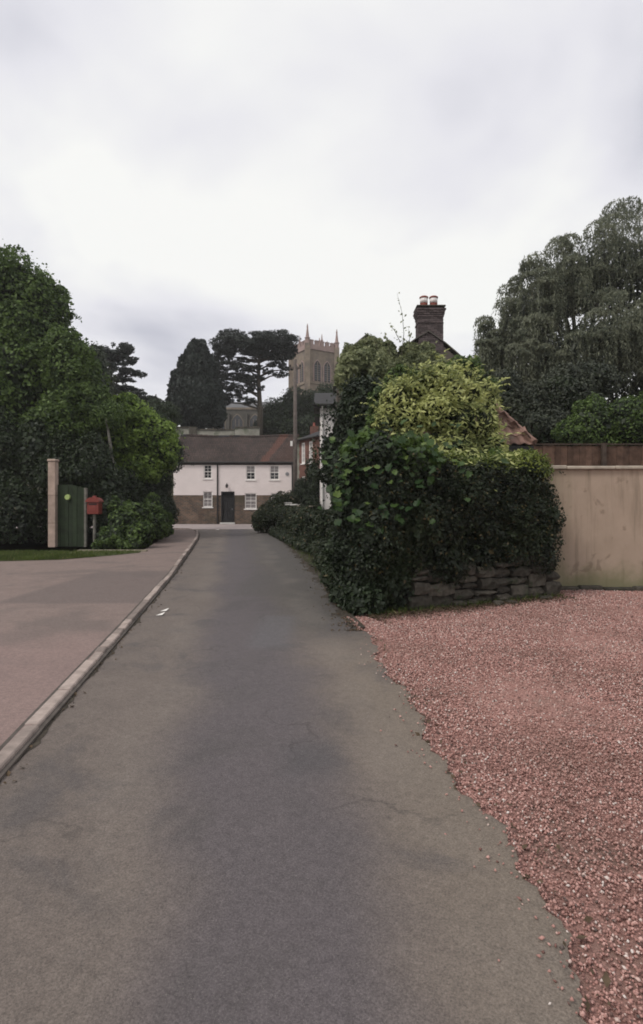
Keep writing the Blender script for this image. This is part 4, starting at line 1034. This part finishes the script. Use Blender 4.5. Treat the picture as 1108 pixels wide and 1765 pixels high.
# =================================================================== VEGETATION
# ---- right: clipped hedge on the stone wall
def along_wall(a, back, z):
    u = (WB - WA).normalized(); n = Vector((-u.y, u.x, 0)); p = WA + u * a + n * back; return (p.x, p.y, z)
def clipped_hedge():
    t = thing('clipped_hedge', 'dense dark clipped hedge bulging over the dry stone wall', 'hedge', along_wall(2, .5, 0))
    el = []; Lw = (WB - WA).length
    for a in np.arange(.25, Lw - .12, .34):
        top = 2.10 + .07 * math.sin(a * 3) + .05 * math.sin(a * 7.7) - .25 * max(0, (a - 3.1) / .7) ** 2
        for z in np.arange(.72 + .14 * a / Lw - (.62 if a < .85 else .1) + random.uniform(-.10, .06), top + .1, .33):
            for back in (.28, .62, .95):
                bulge = -.16 * math.sin((z - .5) / 1.9 * math.pi)
                el.append((along_wall(a + random.uniform(-.1, .1), back + bulge + random.uniform(-.13, .10), z + random.uniform(-.1, .1)), (.28 * random.uniform(.7, 1.3),) * 3))
    p, n = on_ells(el, 70000, .35, .08, .15, .7, .35)
    leaf_mesh('foliage', p, n, .05, .026, 'leaf_hedge', t, .25, kind='stuff')
    p, n = on_ells([(c, (r[0] * .8,) * 3) for c, r in el], 16000, .6, 0, .1, .8)
    leaf_mesh('inner_foliage', p, n, .12, .08, 'leaf_hedge', t, kind='stuff')
    topl = [e_ for e_ in el if e_[0][2] > 2.02]
    p, n = on_ells([((c[0], c[1], c[2] + .08), r) for c, r in topl], 30000, .3, .12, .4, .7); k = (p[:, 2] > 2.10 + .38 * rng.random(len(p)) + .30 * np.clip((2.6 - p[:, 0]) / 1.2, 0, 1) - .25 * np.clip((p[:, 0] - 3.5) / .5, 0, 1))
    leaf_mesh('new_growth', p[k], n[k], .055, .03, 'leaf_hedge_top', t, .0, kind='stuff', label='yellow-green new growth along the top')
    P_, N_, Q_, M_ = [], [], [], []
    for i in range(420):                     # stray shoots breaking the outline
        a = random.uniform(.2, Lw - .1); top_ = random.random() < .4
        b = Vector(along_wall(a, random.uniform(.1, .9), 2.25)) if top_ else Vector(along_wall(a, -.02 + random.uniform(-.1, .1), random.uniform(.7, 2.2)))
        d = Vector((random.gauss(0, .5), random.gauss(-.3, .4), 1)) if top_ else Vector((random.gauss(.2, .5), -1, random.gauss(.2, .6)))
        d.normalize(); ln_ = random.uniform(.08, .32 if top_ else .18)
        for s_ in np.linspace(0, ln_, 10):
            q = b + d * s_ + Vector((random.gauss(0, .018), random.gauss(0, .018), random.gauss(0, .018) - s_ * s_)); 
            (Q_ if top_ and a > 1.6 else P_).append(q); (M_ if top_ and a > 1.6 else N_).append((random.gauss(0, 1), random.gauss(-.4, 1), random.gauss(.6, 1)))
    leaf_mesh('shoots', np.array(P_), np.array(N_), .06, .03, 'leaf_roadside', t, .1, kind='stuff')
    leaf_mesh('top_shoots', np.array(Q_), np.array(M_), .06, .03, 'leaf_hedge_top', t, .1, kind='stuff')
    for a in np.arange(.4, Lw, .45): MB().tube([along_wall(a, .55, .3), along_wall(a + .05, .6, 1.2), along_wall(a, .55, 1.9)], [.03, .022, .01], 6).build('stem', 'bark', t)
clipped_hedge()
# ---- corner overgrown with vine
def corner():
    el = []
    for Y, X_ in ((8.25, .72), (8.5, .58), (8.9, .45), (9.4, .42), (8.55, 1.0), (9.0, .9)):
        for z in np.arange(.15, 2.45, .36):
            el.append(((X_ + random.uniform(-.08, .08) + .12 * (z > 1.2), Y + random.uniform(-.08, .08) + .15 * (z > 1.8), z), (.33 * random.uniform(.8, 1.15),) * 3))
    shrub('ivy_hedge', 'dark ivy-smothered hedge at the corner of lane and gravel', (.7, 8.7, 0), el, 26000, .062, .045, 'leaf_ivy', 4, 'hedge')
    v = thing('vine', 'broad-leaved green vine climbing over the corner of the hedge', 'vine', (.55, 8.2, 0))
    MB().tube([(.75, 8.6, 0), (.7, 8.55, .8), (.75, 8.5, 1.6), (.9, 8.5, 2.4), (1.1, 8.5, 2.75)], [.03, .025, .02, .014, .006], 6).build('stem', 'bark', v)
    # single large leaves: lobed, folded
    m = MB(); pr = [(0, -.5), (.28, -.55), (.52, -.2), (.36, .0), (.50, .28), (.2, .28), (0, .62), (-.2, .28), (-.50, .28), (-.36, 0), (-.52, -.2), (-.28, -.55)]
    m.v = [Vector((0, 0, -.05))] + [Vector((x, y, .16 * abs(x) - .10 * max(0, y) ** 2)) for x, y in pr]; m.f = [[0, 1 + i, 1 + (i + 1) % 12] for i in range(12)]
    lv = []
    for i in range(3): 
        o = m.build('leaf', 'leaf_vine_big', v); lv.append(o)
        for q in o.data.vertices: q.co = (Vector(q.co) + org(v)) + Vector((random.uniform(-.04, .04), random.uniform(-.04, .04), random.uniform(-.05, .05)))
    spots = []
    for _ in range(190):
        q = random.random()
        if q < .55: px, py = random.gauss(690, 60), random.gauss(780, 34); Y = 8.0 + random.random() * .35
        elif q < .8: px, py = random.gauss(600, 14), random.uniform(765, 900); Y = 8.1 + random.random() * .4
        else: px, py = random.gauss(655, 42), random.uniform(800, 920); Y = 7.80 + random.random() * .15
        spots.append(P(px, py, Y))
    for i, p in enumerate(spots):
        o = lv[i] if i < 3 else lv[i % 3].copy()
        if i >= 3: C.objects.link(o)
        s_ = random.uniform(.07, .135)
        n_ = Vector((random.uniform(-.7, .3), random.uniform(-1.0, -.1), random.uniform(.2, 1.1))).normalized()
        M_ = n_.to_track_quat('Z', 'Y').to_matrix().to_4x4() @ Matrix.Rotation(random.uniform(0, 6.28), 4, 'Z')
        o.matrix_local = Matrix.Translation(p - org(v)) @ M_ @ Matrix.Scale(s_, 4)
    el = [E(690, 785, 8.6, 70, 28, .3), E(605, 790, 8.7, 16, 40, .2), E(650, 765, 8.7, 40, 20, .3), E(735, 790, 8.8, 30, 20, .3)]
    p, n = on_ells(clumps(el, 8), 2200, .5, .15, .3, .8); leaf_mesh('small_leaves', p, n, .085, .07, 'leaf_vine', v, .2, kind='stuff')
def vine_leaf_mat():
    g = NG('leaf_vine_big'); oi = g.n('ShaderNodeObjectInfo').outputs['Random']
    col = g.ramp(oi, [(0, (0.02, 0.05, 0.012)), (.5, (0.03, 0.06, 0.015)), (.85, (0.06, 0.11, 0.025)), (1, (0.14, 0.20, 0.05))]); g.col(col); g.rough(.5, .35)
    tr = g.n('ShaderNodeBsdfTranslucent'); g.l(col, tr.inputs[0]); ms = g.n('ShaderNodeMixShader'); ms.inputs[0].default_value = .35
    g.l(g.b.outputs[0], ms.inputs[1]); g.l(tr.outputs[0], ms.inputs[2]); g.l(ms.outputs[0], g.o.inputs[0])
vine_leaf_mat(); corner()
# ---- roadside hedge running back along the lane
def roadside():
    el = []
    line = [(.62, 8.6), (.30, 10.2), (.22, 12), (.10, 14), (0.0, 16), (-.12, 18.2)]
    for x, y in dens(line, .5):
        h = 2.5 + .25 * math.sin(y * 1.3)
        for z in np.arange(.2, h, .5):
            el.append(((x + .55 + .1 * math.sin(z * 4 + y) + random.uniform(-.1, .1) + .14 * z, y + random.uniform(-.15, .15), z), (.42 * random.uniform(.8, 1.2),) * 3))
        el.append(((x + .12 + random.uniform(-.1, .06), y, .2), (.36, .4, .36 * random.uniform(.8, 1.3))))
    shrub('roadside_hedge', 'long dark overgrown hedge along the right side of the lane', (.4, 12, 0), el, 60000, .06, .035, 'leaf_roadside', 3, 'hedge', innermat='leaf_ivy', stems=9)
    el = []
    for x, y in dens([(-.15, 17.6), (-.95, 21), (-1.7, 25), (-2.4, 28.2)], .55):
        for z in (.25, .65, 1.08): el.append(((x + .34 + random.uniform(-.12, .12) + .06 * z, y, z), (.40 * random.uniform(.85, 1.15),) * 3))
        el.append(((x + .0, y, .15), (.36, .4, .30)))
    shrub('low_hedge', 'low straggling bushes along the lane below the pale slabs', (-1, 22, 0), el, 30000, .07, .04, 'leaf_roadside', 4, 'hedge', innermat='leaf_ivy')
    el = [E(462, 890, 30.5, 24, 26, .9), E(447, 904, 30.5, 14, 14, .6), E(485, 880, 30, 24, 28, .9), E(500, 868, 31, 20, 20, .8)]
    shrub('rounded_bush', 'rounded dark bush at the junction corner in front of the cottage', (-2.9, 30.5, 0), el, 13000, .09, .05, 'leaf_roadside', 9)
    el = [E(500, 862, 34, 22, 8, .7), E(520, 850, 33, 16, 22, .7), E(540, 835, 30, 14, 45, .7), E(535, 880, 28, 22, 30, .7)]
    shrub('tall_garden_shrub', 'dark garden shrub between the pole and the ivy-clad tree', (-.9, 31, 0), el, 14000, .09, .05, 'leaf_ivy', 9)
    # straw-coloured tuft
    def tf_():
        g_ = G(500, 918); return (g_.x + random.gauss(.1, .12), g_.y + random.gauss(0, .3), .05 + abs(random.gauss(0, .12)))
roadside()
# ---- ivy-clad tree, yellow shrub, climber
tree('ivy_tree', 'dark ivy-clad tree rising behind the hedge left of the yellow shrub', (.95, 13, 0),
     [E(620, 720, 13, 42, 60, .7), E(612, 790, 13, 45, 50, .7), E(628, 682, 13.2, 26, 26, .5), E(588, 755, 13, 12, 20, .3), E(572, 805, 13.5, 12, 45, .35), E(628, 860, 12.5, 50, 60, .6)],
     26000, .085, .06, 'leaf_ivy', .12, 9, innermat='leaf_ivy')
shrub('light_shrub', 'grey-green leafy shrub with pale shoots beside the church tower', (.9, 14.2, 0), [E(600, 640, 14.5, 20, 28, .4), E(590, 655, 14.5, 12, 22, .3), E(625, 625, 14.8, 26, 26, .4), E(650, 640, 14.8, 28, 30, .5)], 5200, .12, .05, 'leaf_climber', 12, shell=.6, innermat='leaf_climber', inner=.15, f=(.2, .4))
def yellow_shrub():
    el = [E(682, 690, 10.5, 26, 30, .35), E(712, 672, 10.7, 24, 26, .35), E(742, 664, 10.8, 26, 26, .4), E(775, 678, 10.6, 26, 30, .4), E(805, 690, 10.9, 24, 34, .4), E(668, 728, 10.5, 24, 28, .35), E(705, 722, 10.4, 34, 30, .45), E(748, 715, 10.4, 36, 32, .45), E(790, 730, 10.4, 36, 30, .45), E(826, 735, 10.7, 26, 40, .4), E(842, 768, 10.6, 30, 24, .35), E(700, 765, 10.3, 44, 26, .4), E(770, 768, 10.3, 50, 28, .45), E(872, 793, 10.5, 34, 16, .3), E(835, 692, 11.6, 20, 40, .4), E(758, 642, 11.0, 14, 14, .25), E(800, 655, 11.2, 16, 18, .3), E(905, 800, 10.3, 26, 10, .25)]
    t = thing('yellow_shrub', 'big yellow-green variegated shrub growing up behind the clipped hedge', 'shrub', (2.2, 10.7, 0))
    for c, r in el: MB().tube([(2.2 + random.uniform(-.2, .2), 10.8, 0), Vector((2.2, 10.8, 0)).lerp(Vector(c), .6), c], [.04, .03, .01], 6).build('stem', 'bark', t)
    cl = clumps(el, 13, (.26, .5), squash=.9)
    p, n = on_ells(cl, 12500, .4, .2, .55, .65)
    leaf_mesh('foliage', p, n, .105, .04, 'leaf_yellow', t, .15, kind='stuff')
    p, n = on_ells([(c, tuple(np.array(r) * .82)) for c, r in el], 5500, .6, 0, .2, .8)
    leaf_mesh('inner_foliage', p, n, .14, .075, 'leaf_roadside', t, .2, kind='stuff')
    # arching shoots with leaf pairs
    P_, N_ = [], []
    for i in range(150):
        c, r = random.choice(el[:11] + el[14:17]); d = Vector((random.gauss(0, .7), random.uniform(-1, .3), random.uniform(.35, 1.2))).normalized()
        b = Vector(c) + Vector((d.x * r[0], d.y * r[1], d.z * r[2])) * .85
        for s_ in np.linspace(0, random.uniform(.2, .55), 12):
            P_.append(b + d * s_ + Vector((random.uniform(-.025, .025), random.uniform(-.025, .025), -s_ * s_ * .8))); N_.append((random.gauss(0, .5), random.gauss(-.3, .5), 1))
    for i in range(420):
        q = P(random.uniform(650, 900), 775 + abs(random.gauss(0, 22)), random.uniform(8.7, 9.6)); P_.append(q); N_.append((random.gauss(0, .5), random.gauss(-.5, .5), 1))
    leaf_mesh('shoots', np.array(P_), np.array(N_), .095, .035, 'leaf_yellow', t, .0, kind='stuff')
yellow_shrub()
shrub('mid_green_bush', 'loose mid-green bush knitting the yellow shrub to the hedge below', (2.0, 10.2, 0), [E(655, 700, 11, 20, 30, .35), E(648, 750, 10.6, 26, 34, .4), E(690, 790, 9.7, 40, 20, .35), E(760, 795, 9.9, 46, 18, .35), E(830, 795, 10.2, 44, 18, .35), E(842, 745, 11.3, 14, 36, .3), E(800, 640, 12.2, 30, 22, .4), E(838, 670, 12.2, 16, 30, .35), E(690, 655, 12, 30, 26, .4)], 15000, .085, .04, 'leaf_mid', 14, shell=.6, innermat='leaf_roadside', inner=.15, f=(.25, .5))
def climber():
    el = [E(612, 612, 19.7, 26, 22, .24), E(640, 596, 19.8, 24, 17, .24), E(598, 628, 19.7, 16, 18, .2), E(668, 600, 19.8, 16, 12, .2), E(704, 602, 19.8, 16, 14, .2), E(612, 645, 19.5, 34, 30, .3), E(655, 640, 19.4, 36, 36, .35), E(692, 640, 19.4, 30, 28, .3), E(720, 622, 19.6, 26, 30, .25), E(745, 640, 19.4, 36, 34, .35), E(780, 660, 19.4, 34, 30, .3), E(812, 668, 17.6, 26, 40, .4), E(838, 690, 16.5, 24, 44, .4), E(665, 615, 19.6, 22, 16, .2), E(735, 602, 19.7, 14, 12, .15)]
    t = shrub('climbing_rose', 'grey-green climber with wispy shoots covering the twin gables', (3.3, 19.4, 0), el, 22000, .13, .06, 'leaf_climber', 12, shell=.6, innermat='leaf_climber', inner=.25, f=(.2, .4), cat='climber')
    tw = [[(692, 612, 18.9), (696, 575, 18.9), (693, 540, 18.9), (684, 505, 18.9)], [(672, 610, 18.9), (668, 585, 18.9), (662, 575, 18.9)], [(650, 600, 19), (645, 585, 19), (640, 578, 19)], [(705, 600, 19), (706, 580, 19), (704, 565, 19)], [(690, 590, 19), (680, 570, 19), (672, 560, 19)], [(632, 590, 19), (632, 575, 19)], [(745, 600, 19), (744, 590, 19)]]
    P_, N_ = [], []
    for w in tw:
        pts = [P(*q) for q in w]; MB().tube(pts, [.014 - .011 * i / (len(pts) - 1) for i in range(len(pts))], 5).build('shoot', 'twig', t)
        for i in range(len(pts) - 1):
            for s_ in np.linspace(0, 1, 7): P_.append(pts[i].lerp(pts[i + 1], s_) + Vector((random.gauss(0, .06), random.gauss(0, .06), random.gauss(0, .05)))); N_.append((random.gauss(0, 1), -1, random.gauss(0, 1)))
    leaf_mesh('shoot_leaves', np.array(P_), np.array(N_), .11, .06, 'leaf_climber', t, .3, kind='stuff')
climber()
# ---- weeping willow
def willow():
    Yw = 25.0; base = Vector((12.2, 26, 0)); t = thing('weeping_willow', 'large weeping willow towering behind the wall on the right', 'tree', base)
    domes = [E(838, 610, Yw - 1, 30, 26, 1.0), E(868, 560, Yw, 40, 36, 1.5), E(912, 520, Yw, 48, 56, 1.8), E(950, 490, Yw, 50, 62, 2.0), E(1000, 455, Yw + .5, 58, 62, 2.2), E(1060, 440, Yw + 1, 70, 80, 2.5), E(1130, 450, Yw + 1, 80, 90, 2.5), E(960, 590, Yw - 1.6, 70, 60, 1.5), E(1050, 560, Yw - 2, 80, 70, 1.5), E(890, 630, Yw - 1.6, 50, 45, 1.2), E(1130, 580, Yw - 1.5, 70, 80, 1.6)]
    trunk(t, base, (12.0, 26, 7.5), .45, .22)
    for c, r in domes: limbs(t, (12.0, 26, 4.5 + random.random() * 3), [Vector(c) + Vector((0, 0, r[2] * .5))], .14, name='limb')
    A_, AX, B_, BN = [], [], [], []
    for c, r in clumps(domes, 13, (.24, .42), keep=False):
        r = np.array(r) * [1, 1, .8]
        d = sph(260); d[:, 2] = np.abs(d[:, 2]); B_.append(np.array(c) + d * r * (1 - .22 * rng.random((260, 1)))); BN.append(d + rng.normal(size=d.shape) * .7)
        for _ in range(17):
            th = random.uniform(0, 6.283); rad = random.uniform(.45, 1.0) ** .6; q = np.array(c) + [math.cos(th) * r[0] * rad, math.sin(th) * r[1] * rad, r[2] * math.sqrt(max(0, 1 - rad * rad)) * .9]
            ln = random.uniform(.6, 2.3) * (1 + .4 * random.random()); k = int(ln / .075); s_ = np.arange(k) * .075; sw = rng.normal(size=2) * .1
            o_ = (1 - np.exp(-s_ * 2)) * .14
            A_.append(np.stack([q[0] + math.cos(th) * o_ + sw[0] * s_ * .4, q[1] + math.sin(th) * o_ + sw[1] * s_ * .4, q[2] - s_], 1) + rng.normal(size=(k, 3)) * .03)
            AX.append(np.tile([math.cos(th) * .2, math.sin(th) * .2, -1.0], (k, 1)) + rng.normal(size=(k, 3)) * .3)
    A_ = np.concatenate(A_); AX = np.concatenate(AX); keep = rng.random(len(A_)) < min(1, 80000 / len(A_)); A_, AX = A_[keep], AX[keep]
    N_ = rng.normal(size=A_.shape); N_[:, 2] += .2
    leaf_mesh('crown', A_, N_, .17, .04, 'leaf_willow', t, 0, kind='stuff', axis=AX)
    B_ = np.concatenate(B_); BN = np.concatenate(BN); ax = np.tile([0, 0, -1.0], (len(B_), 1)) + rng.normal(size=B_.shape) * .6
    leaf_mesh('crown_surface', B_, BN, .16, .045, 'leaf_willow', t, 0, kind='stuff', axis=ax)
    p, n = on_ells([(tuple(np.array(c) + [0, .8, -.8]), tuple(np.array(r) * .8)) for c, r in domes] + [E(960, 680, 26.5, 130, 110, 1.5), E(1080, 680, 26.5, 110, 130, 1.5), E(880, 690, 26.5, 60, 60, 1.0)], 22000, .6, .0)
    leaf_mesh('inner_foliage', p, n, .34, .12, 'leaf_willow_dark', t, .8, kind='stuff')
willow()
tree('elder_tree', 'dark bushy tree below the willow behind the board fence', (10.0, 20.5, 0), [E(965, 690, 20, 50, 50, 1.2), E(900, 720, 20, 46, 50, 1.0), E(1010, 660, 20.5, 50, 36, 1.1), E(930, 750, 19, 60, 40, 1.0), E(865, 690, 20, 26, 50, .8)], 20000, .11, .055, 'leaf_willow_dark', .12, 12, cat='tree', innermat='leaf_dark')
shrub('green_topped_hedge', 'hedge with bright green top above the board fence on the right', (9.8, 17, 0), [E(1020, 735, 17, 40, 46, .8), E(1080, 730, 17, 50, 50, .8), E(985, 750, 17, 26, 34, .6), E(1130, 725, 17, 50, 50, .8)], 12000, .09, .05, 'leaf_mid', 12, cat='hedge', innermat='leaf_dark')
# ---- left bank of trees
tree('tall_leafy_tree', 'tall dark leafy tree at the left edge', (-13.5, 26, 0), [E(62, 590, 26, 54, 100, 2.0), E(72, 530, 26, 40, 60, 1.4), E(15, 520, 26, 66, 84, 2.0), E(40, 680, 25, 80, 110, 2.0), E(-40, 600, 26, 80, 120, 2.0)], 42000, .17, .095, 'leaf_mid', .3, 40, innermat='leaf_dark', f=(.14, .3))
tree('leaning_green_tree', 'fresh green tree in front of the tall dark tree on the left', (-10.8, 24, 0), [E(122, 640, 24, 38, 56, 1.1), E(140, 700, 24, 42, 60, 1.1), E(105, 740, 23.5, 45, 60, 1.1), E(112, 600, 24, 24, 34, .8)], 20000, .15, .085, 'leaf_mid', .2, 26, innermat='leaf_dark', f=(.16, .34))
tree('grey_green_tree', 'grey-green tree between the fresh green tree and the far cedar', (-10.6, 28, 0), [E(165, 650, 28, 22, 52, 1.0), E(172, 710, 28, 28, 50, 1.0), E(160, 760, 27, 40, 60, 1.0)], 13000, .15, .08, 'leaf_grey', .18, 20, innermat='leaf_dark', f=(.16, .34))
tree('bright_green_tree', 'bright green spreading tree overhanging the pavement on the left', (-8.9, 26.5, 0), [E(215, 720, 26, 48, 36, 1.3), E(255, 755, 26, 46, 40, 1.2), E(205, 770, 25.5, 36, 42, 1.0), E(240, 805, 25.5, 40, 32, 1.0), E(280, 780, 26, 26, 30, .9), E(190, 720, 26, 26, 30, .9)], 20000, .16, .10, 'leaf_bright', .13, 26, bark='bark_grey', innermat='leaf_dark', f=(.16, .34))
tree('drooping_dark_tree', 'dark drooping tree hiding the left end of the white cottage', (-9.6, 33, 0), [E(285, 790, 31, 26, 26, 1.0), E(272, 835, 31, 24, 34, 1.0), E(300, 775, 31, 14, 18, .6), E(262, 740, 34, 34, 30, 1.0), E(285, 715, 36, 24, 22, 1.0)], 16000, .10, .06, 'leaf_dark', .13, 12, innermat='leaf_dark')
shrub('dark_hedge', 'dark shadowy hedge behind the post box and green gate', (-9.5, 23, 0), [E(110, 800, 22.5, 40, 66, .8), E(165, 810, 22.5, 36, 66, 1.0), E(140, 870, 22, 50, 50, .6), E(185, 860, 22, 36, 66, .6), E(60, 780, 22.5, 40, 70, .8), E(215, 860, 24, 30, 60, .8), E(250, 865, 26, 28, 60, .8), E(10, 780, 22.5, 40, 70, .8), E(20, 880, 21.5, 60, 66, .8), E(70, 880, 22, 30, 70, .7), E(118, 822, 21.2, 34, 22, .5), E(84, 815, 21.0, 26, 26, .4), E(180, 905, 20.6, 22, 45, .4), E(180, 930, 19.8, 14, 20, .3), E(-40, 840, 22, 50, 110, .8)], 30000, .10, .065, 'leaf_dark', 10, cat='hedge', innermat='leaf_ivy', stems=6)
shrub('verge_shrub', 'low mid-green shrub spilling over the pavement edge on the left', (-6.9, 20.5, 0), [E(210, 908, 19.8, 24, 34, .5), E(240, 922, 19.6, 24, 24, .5), E(232, 888, 21.5, 30, 24, .7), E(268, 908, 22.5, 20, 22, .7), E(192, 928, 19.3, 22, 20, .4), E(255, 885, 23, 24, 20, .6), E(222, 938, 19.0, 20, 12, .3), E(280, 900, 25, 14, 20, .6), E(200, 880, 20.6, 12, 26, .3), E(262, 872, 24, 14, 22, .4), E(286, 912, 24, 12, 12, .4), E(176, 938, 19.0, 16, 12, .3)], 13000, .13, .07, 'leaf_mid', 18, innermat='leaf_dark', f=(.18, .36))
shrub('pavement_bush', 'dark bush at the far end of the pavement beside the cottage', (-8.6, 30, 0), [E(282, 885, 28, 20, 26, .8), E(292, 880, 31, 12, 26, .8), E(270, 870, 29, 22, 30, .8)], 8000, .09, .055, 'leaf_dark', 10)
def slim_trunk():
    b = Vector((P(196, 0, 23.2).x, 23.2, 0)); t = thing('slim_grey_tree', 'slim bare grey trunk standing among the dark foliage on the left', 'tree', b)
    MB().tube([b, b + Vector((.05, 0, 1.6)), b + Vector((-.02, 0, 3)), b + Vector((-.2, .1, 4.2)), b + Vector((-.4, .2, 5.2))], [.1, .085, .075, .06, .035], 8).build('trunk', 'bark_grey', t, smooth=True)
    p, n = on_ells(clumps([(tuple(b + Vector((-.4, .3, 5.3))), (.8, .8, .7))], 10), 2500, .5); leaf_mesh('crown', p, n, .1, .06, 'leaf_mid', t, kind='stuff')
slim_trunk()
# ---- conifers on the hill
def cypress():
    Y = 62.0; b = Vector((P(338, 0, Y).x, Y, terrain_z(0, Y) - .1)); t = thing('cypress_tree', 'dense dark teardrop-shaped conifer behind the cottage', 'tree', b)
    MB().tube([b, b + Vector((0, 0, 9))], [.4, .1], 8).build('trunk', 'bark', t)
    el = [E(341, 610, Y, 19, 25, 1.3), E(338, 640, Y, 30, 44, 1.9), E(335, 690, Y, 44, 54, 2.6), E(310, 680, Y, 20, 46, 1.6), E(362, 690, Y, 24, 48, 1.6), E(318, 640, Y - .5, 11, 30, 1.2), E(358, 645, Y, 18, 34, 1.3), E(300, 700, Y, 11, 38, 1.2), E(376, 705, Y, 12, 36, 1.2)]
    cl = clumps(el, 34, (.10, .2)); cl = [(c, (r[0], r[1], r[2] * 1.35)) for c, r in cl[len(el):]] + [(c, tuple(np.array(r) * .93)) for c, r in el]
    p, n = on_ells(cl, 46000, .3, .03, .1, .6)
    ax = np.tile([0, 0, 1.0], (len(p), 1)); leaf_mesh('crown', p, n, .34, .14, 'needle_cypress', t, 0, kind='stuff', axis=ax)
    p, n = on_ells([(c, tuple(np.array(r) * .85)) for c, r in el], 9000, .4, 0); leaf_mesh('inner_foliage', p, n, .9, .6, 'needle_cypress', t, kind='stuff')
cypress()
def cedar(name, label, tx, Y, base_z, pads, top_py, n, r0=.42, trunk_top=None, lean=0):
    b = Vector((P(tx, 0, Y).x, Y, base_z)); t = thing(name, label, 'tree', b)
    tz = P(tx, top_py, Y).z; top = Vector((b.x + lean, Y, tz - .6))
    MB().tube([b, b.lerp(top, .3) + Vector((.1, 0, 0)), b.lerp(top, .6) - Vector((.1, 0, 0)), top], [r0, r0 * .75, r0 * .55, r0 * .2], 10).build('trunk', 'bark', t, smooth=True)
    el = []
    for (px, py, rx, rz, dy_) in pads:
        c, r = E(px, py, Y + dy_, rx, rz, rx * Y / FPX * .9); el.append((c, r))
        f = max(0.1, min(.93, (c[2] - .9 - b.z) / (top.z - b.z))); s_ = b.lerp(top, f); e_ = Vector(c) - Vector((0, 0, r[2] * .3))
        m_ = s_.lerp(e_, .5) + Vector((0, 0, .25))
        MB().tube([s_, m_, e_], [r0 * .3, r0 * .2, .04], 6).build('limb', 'bark', t, smooth=True)
    cl = []
    for c, r in el:
        for d in sph(26):
            q_ = random.uniform(.12, .34); cl.append((np.array(c) + d * np.array(r) * [.95, .95, .7] + [0, 0, random.gauss(0, .06)], (r[0] * q_, r[1] * q_, r[2] * random.uniform(.25, .6))))
    p, n_ = on_ells(cl, n, .7, .12, .5, .6); leaf_mesh('crown', p, n_, .30, .11, 'needle_cedar', t, .0, kind='stuff')
cedar('cedar_tree', 'spreading flat-topped cedar with sky showing between its tiers by the church', 447, 66, terrain_z(0, 66) - .1,
      [(395, 583, 22, 9, 0), (435, 585, 34, 9, .5), (475, 588, 34, 10, 0), (498, 600, 16, 10, 0), (410, 600, 40, 9, -1), (460, 602, 44, 9, 1), (385, 612, 17, 9, 0), (430, 614, 36, 7, .5), (486, 612, 22, 8, 0),
       (392, 630, 22, 6, 0), (418, 636, 22, 5, -1), (476, 628, 16, 5, 1), (404, 650, 26, 6, 1), (430, 652, 22, 5, 0), (388, 664, 18, 6, -1), (415, 672, 24, 6, 0), (440, 668, 14, 5, 0), (484, 645, 12, 4, 0), (396, 684, 22, 6, 1), (425, 690, 16, 5, 0), (380, 640, 12, 10, 0), (462, 640, 9, 4, 0), (420, 594, 46, 12, 0), (465, 596, 42, 12, 0), (480, 580, 26, 8, 1), (400, 578, 24, 8, 1), (455, 580, 20, 8, -1), (385, 600, 16, 16, 0), (500, 608, 10, 10, 0), (378, 622, 10, 8, 0), (382, 652, 12, 5, 0), (425, 660, 16, 3, -1), (386, 692, 16, 6, 0), (494, 636, 10, 3, 0), (440, 634, 14, 3, -1)], 573, 42000)
cedar('far_cedar', 'wind-shaped cedar with upswept branch tips behind the trees on the left', 190, 58, -.1 + 8.5,
      [(200, 602, 26, 8, 0), (218, 598, 10, 7, 0), (180, 612, 30, 9, 0), (205, 618, 26, 7, .5), (222, 622, 12, 5, 0), (200, 634, 28, 6, -.5), (225, 642, 18, 4, 0), (242, 646, 10, 3, 0), (195, 650, 26, 6, 0), (215, 656, 16, 3, .5), (190, 668, 30, 7, 0), (225, 670, 20, 3, 0), (205, 682, 36, 6, 0), (240, 682, 22, 4, 0), (255, 690, 20, 5, 0), (180, 690, 34, 10, 0)], 598, 20000)
tree('churchyard_yew', 'dark yew clump below the tower right of the cedar', (-5.2, 72, 9.0), [E(480, 715, 70, 30, 26, 2), E(505, 700, 72, 24, 30, 2), E(465, 735, 68, 24, 20, 1.5), E(535, 710, 74, 30, 36, 2), E(530, 740, 68, 34, 26, 2), E(560, 700, 76, 24, 40, 2), E(500, 740, 68, 26, 20, 2)], 20000, .22, .13, 'leaf_dark', .3, 14, zmin=8.5)
tree('hillside_tree', 'dark tree on the bank left of the teardrop conifer', (-17.5, 60, 8.4), [E(270, 715, 58, 26, 24, 2), E(245, 720, 58, 30, 26, 2), E(215, 720, 58, 30, 26, 2), E(292, 725, 58, 10, 16, 1)], 14000, .2, .12, 'leaf_dark', .25, 14, zmin=8.4)

# ------------------------------------------------------------------ damp summer air
hz = MB().box(-420, 420, -170, 640, -1.2, 40)
me = bpy.data.meshes.new('haze'); me.from_pydata(hz.v, [], hz.f); bm = bmesh.new(); bm.from_mesh(me); bmesh.ops.recalc_face_normals(bm, faces=bm.faces); bm.to_mesh(me); bm.free()
hm = bpy.data.materials.new('haze_air'); hm.use_nodes = True; t_ = hm.node_tree; t_.nodes.clear()
ho = t_.nodes.new('ShaderNodeOutputMaterial'); hv = t_.nodes.new('ShaderNodeVolumePrincipled')
hv.inputs['Density'].default_value = 0.0006; hv.inputs['Color'].default_value = (0.92, 0.91, 0.93, 1); hv.inputs['Anisotropy'].default_value = 0.2
t_.links.new(hv.outputs[0], ho.inputs['Volume']); me.materials.append(hm)
tag(link('haze', me, None, 'stuff'), 'thin pale haze in the air over the whole lane', 'haze')
scene.cycles.volume_bounces = 1
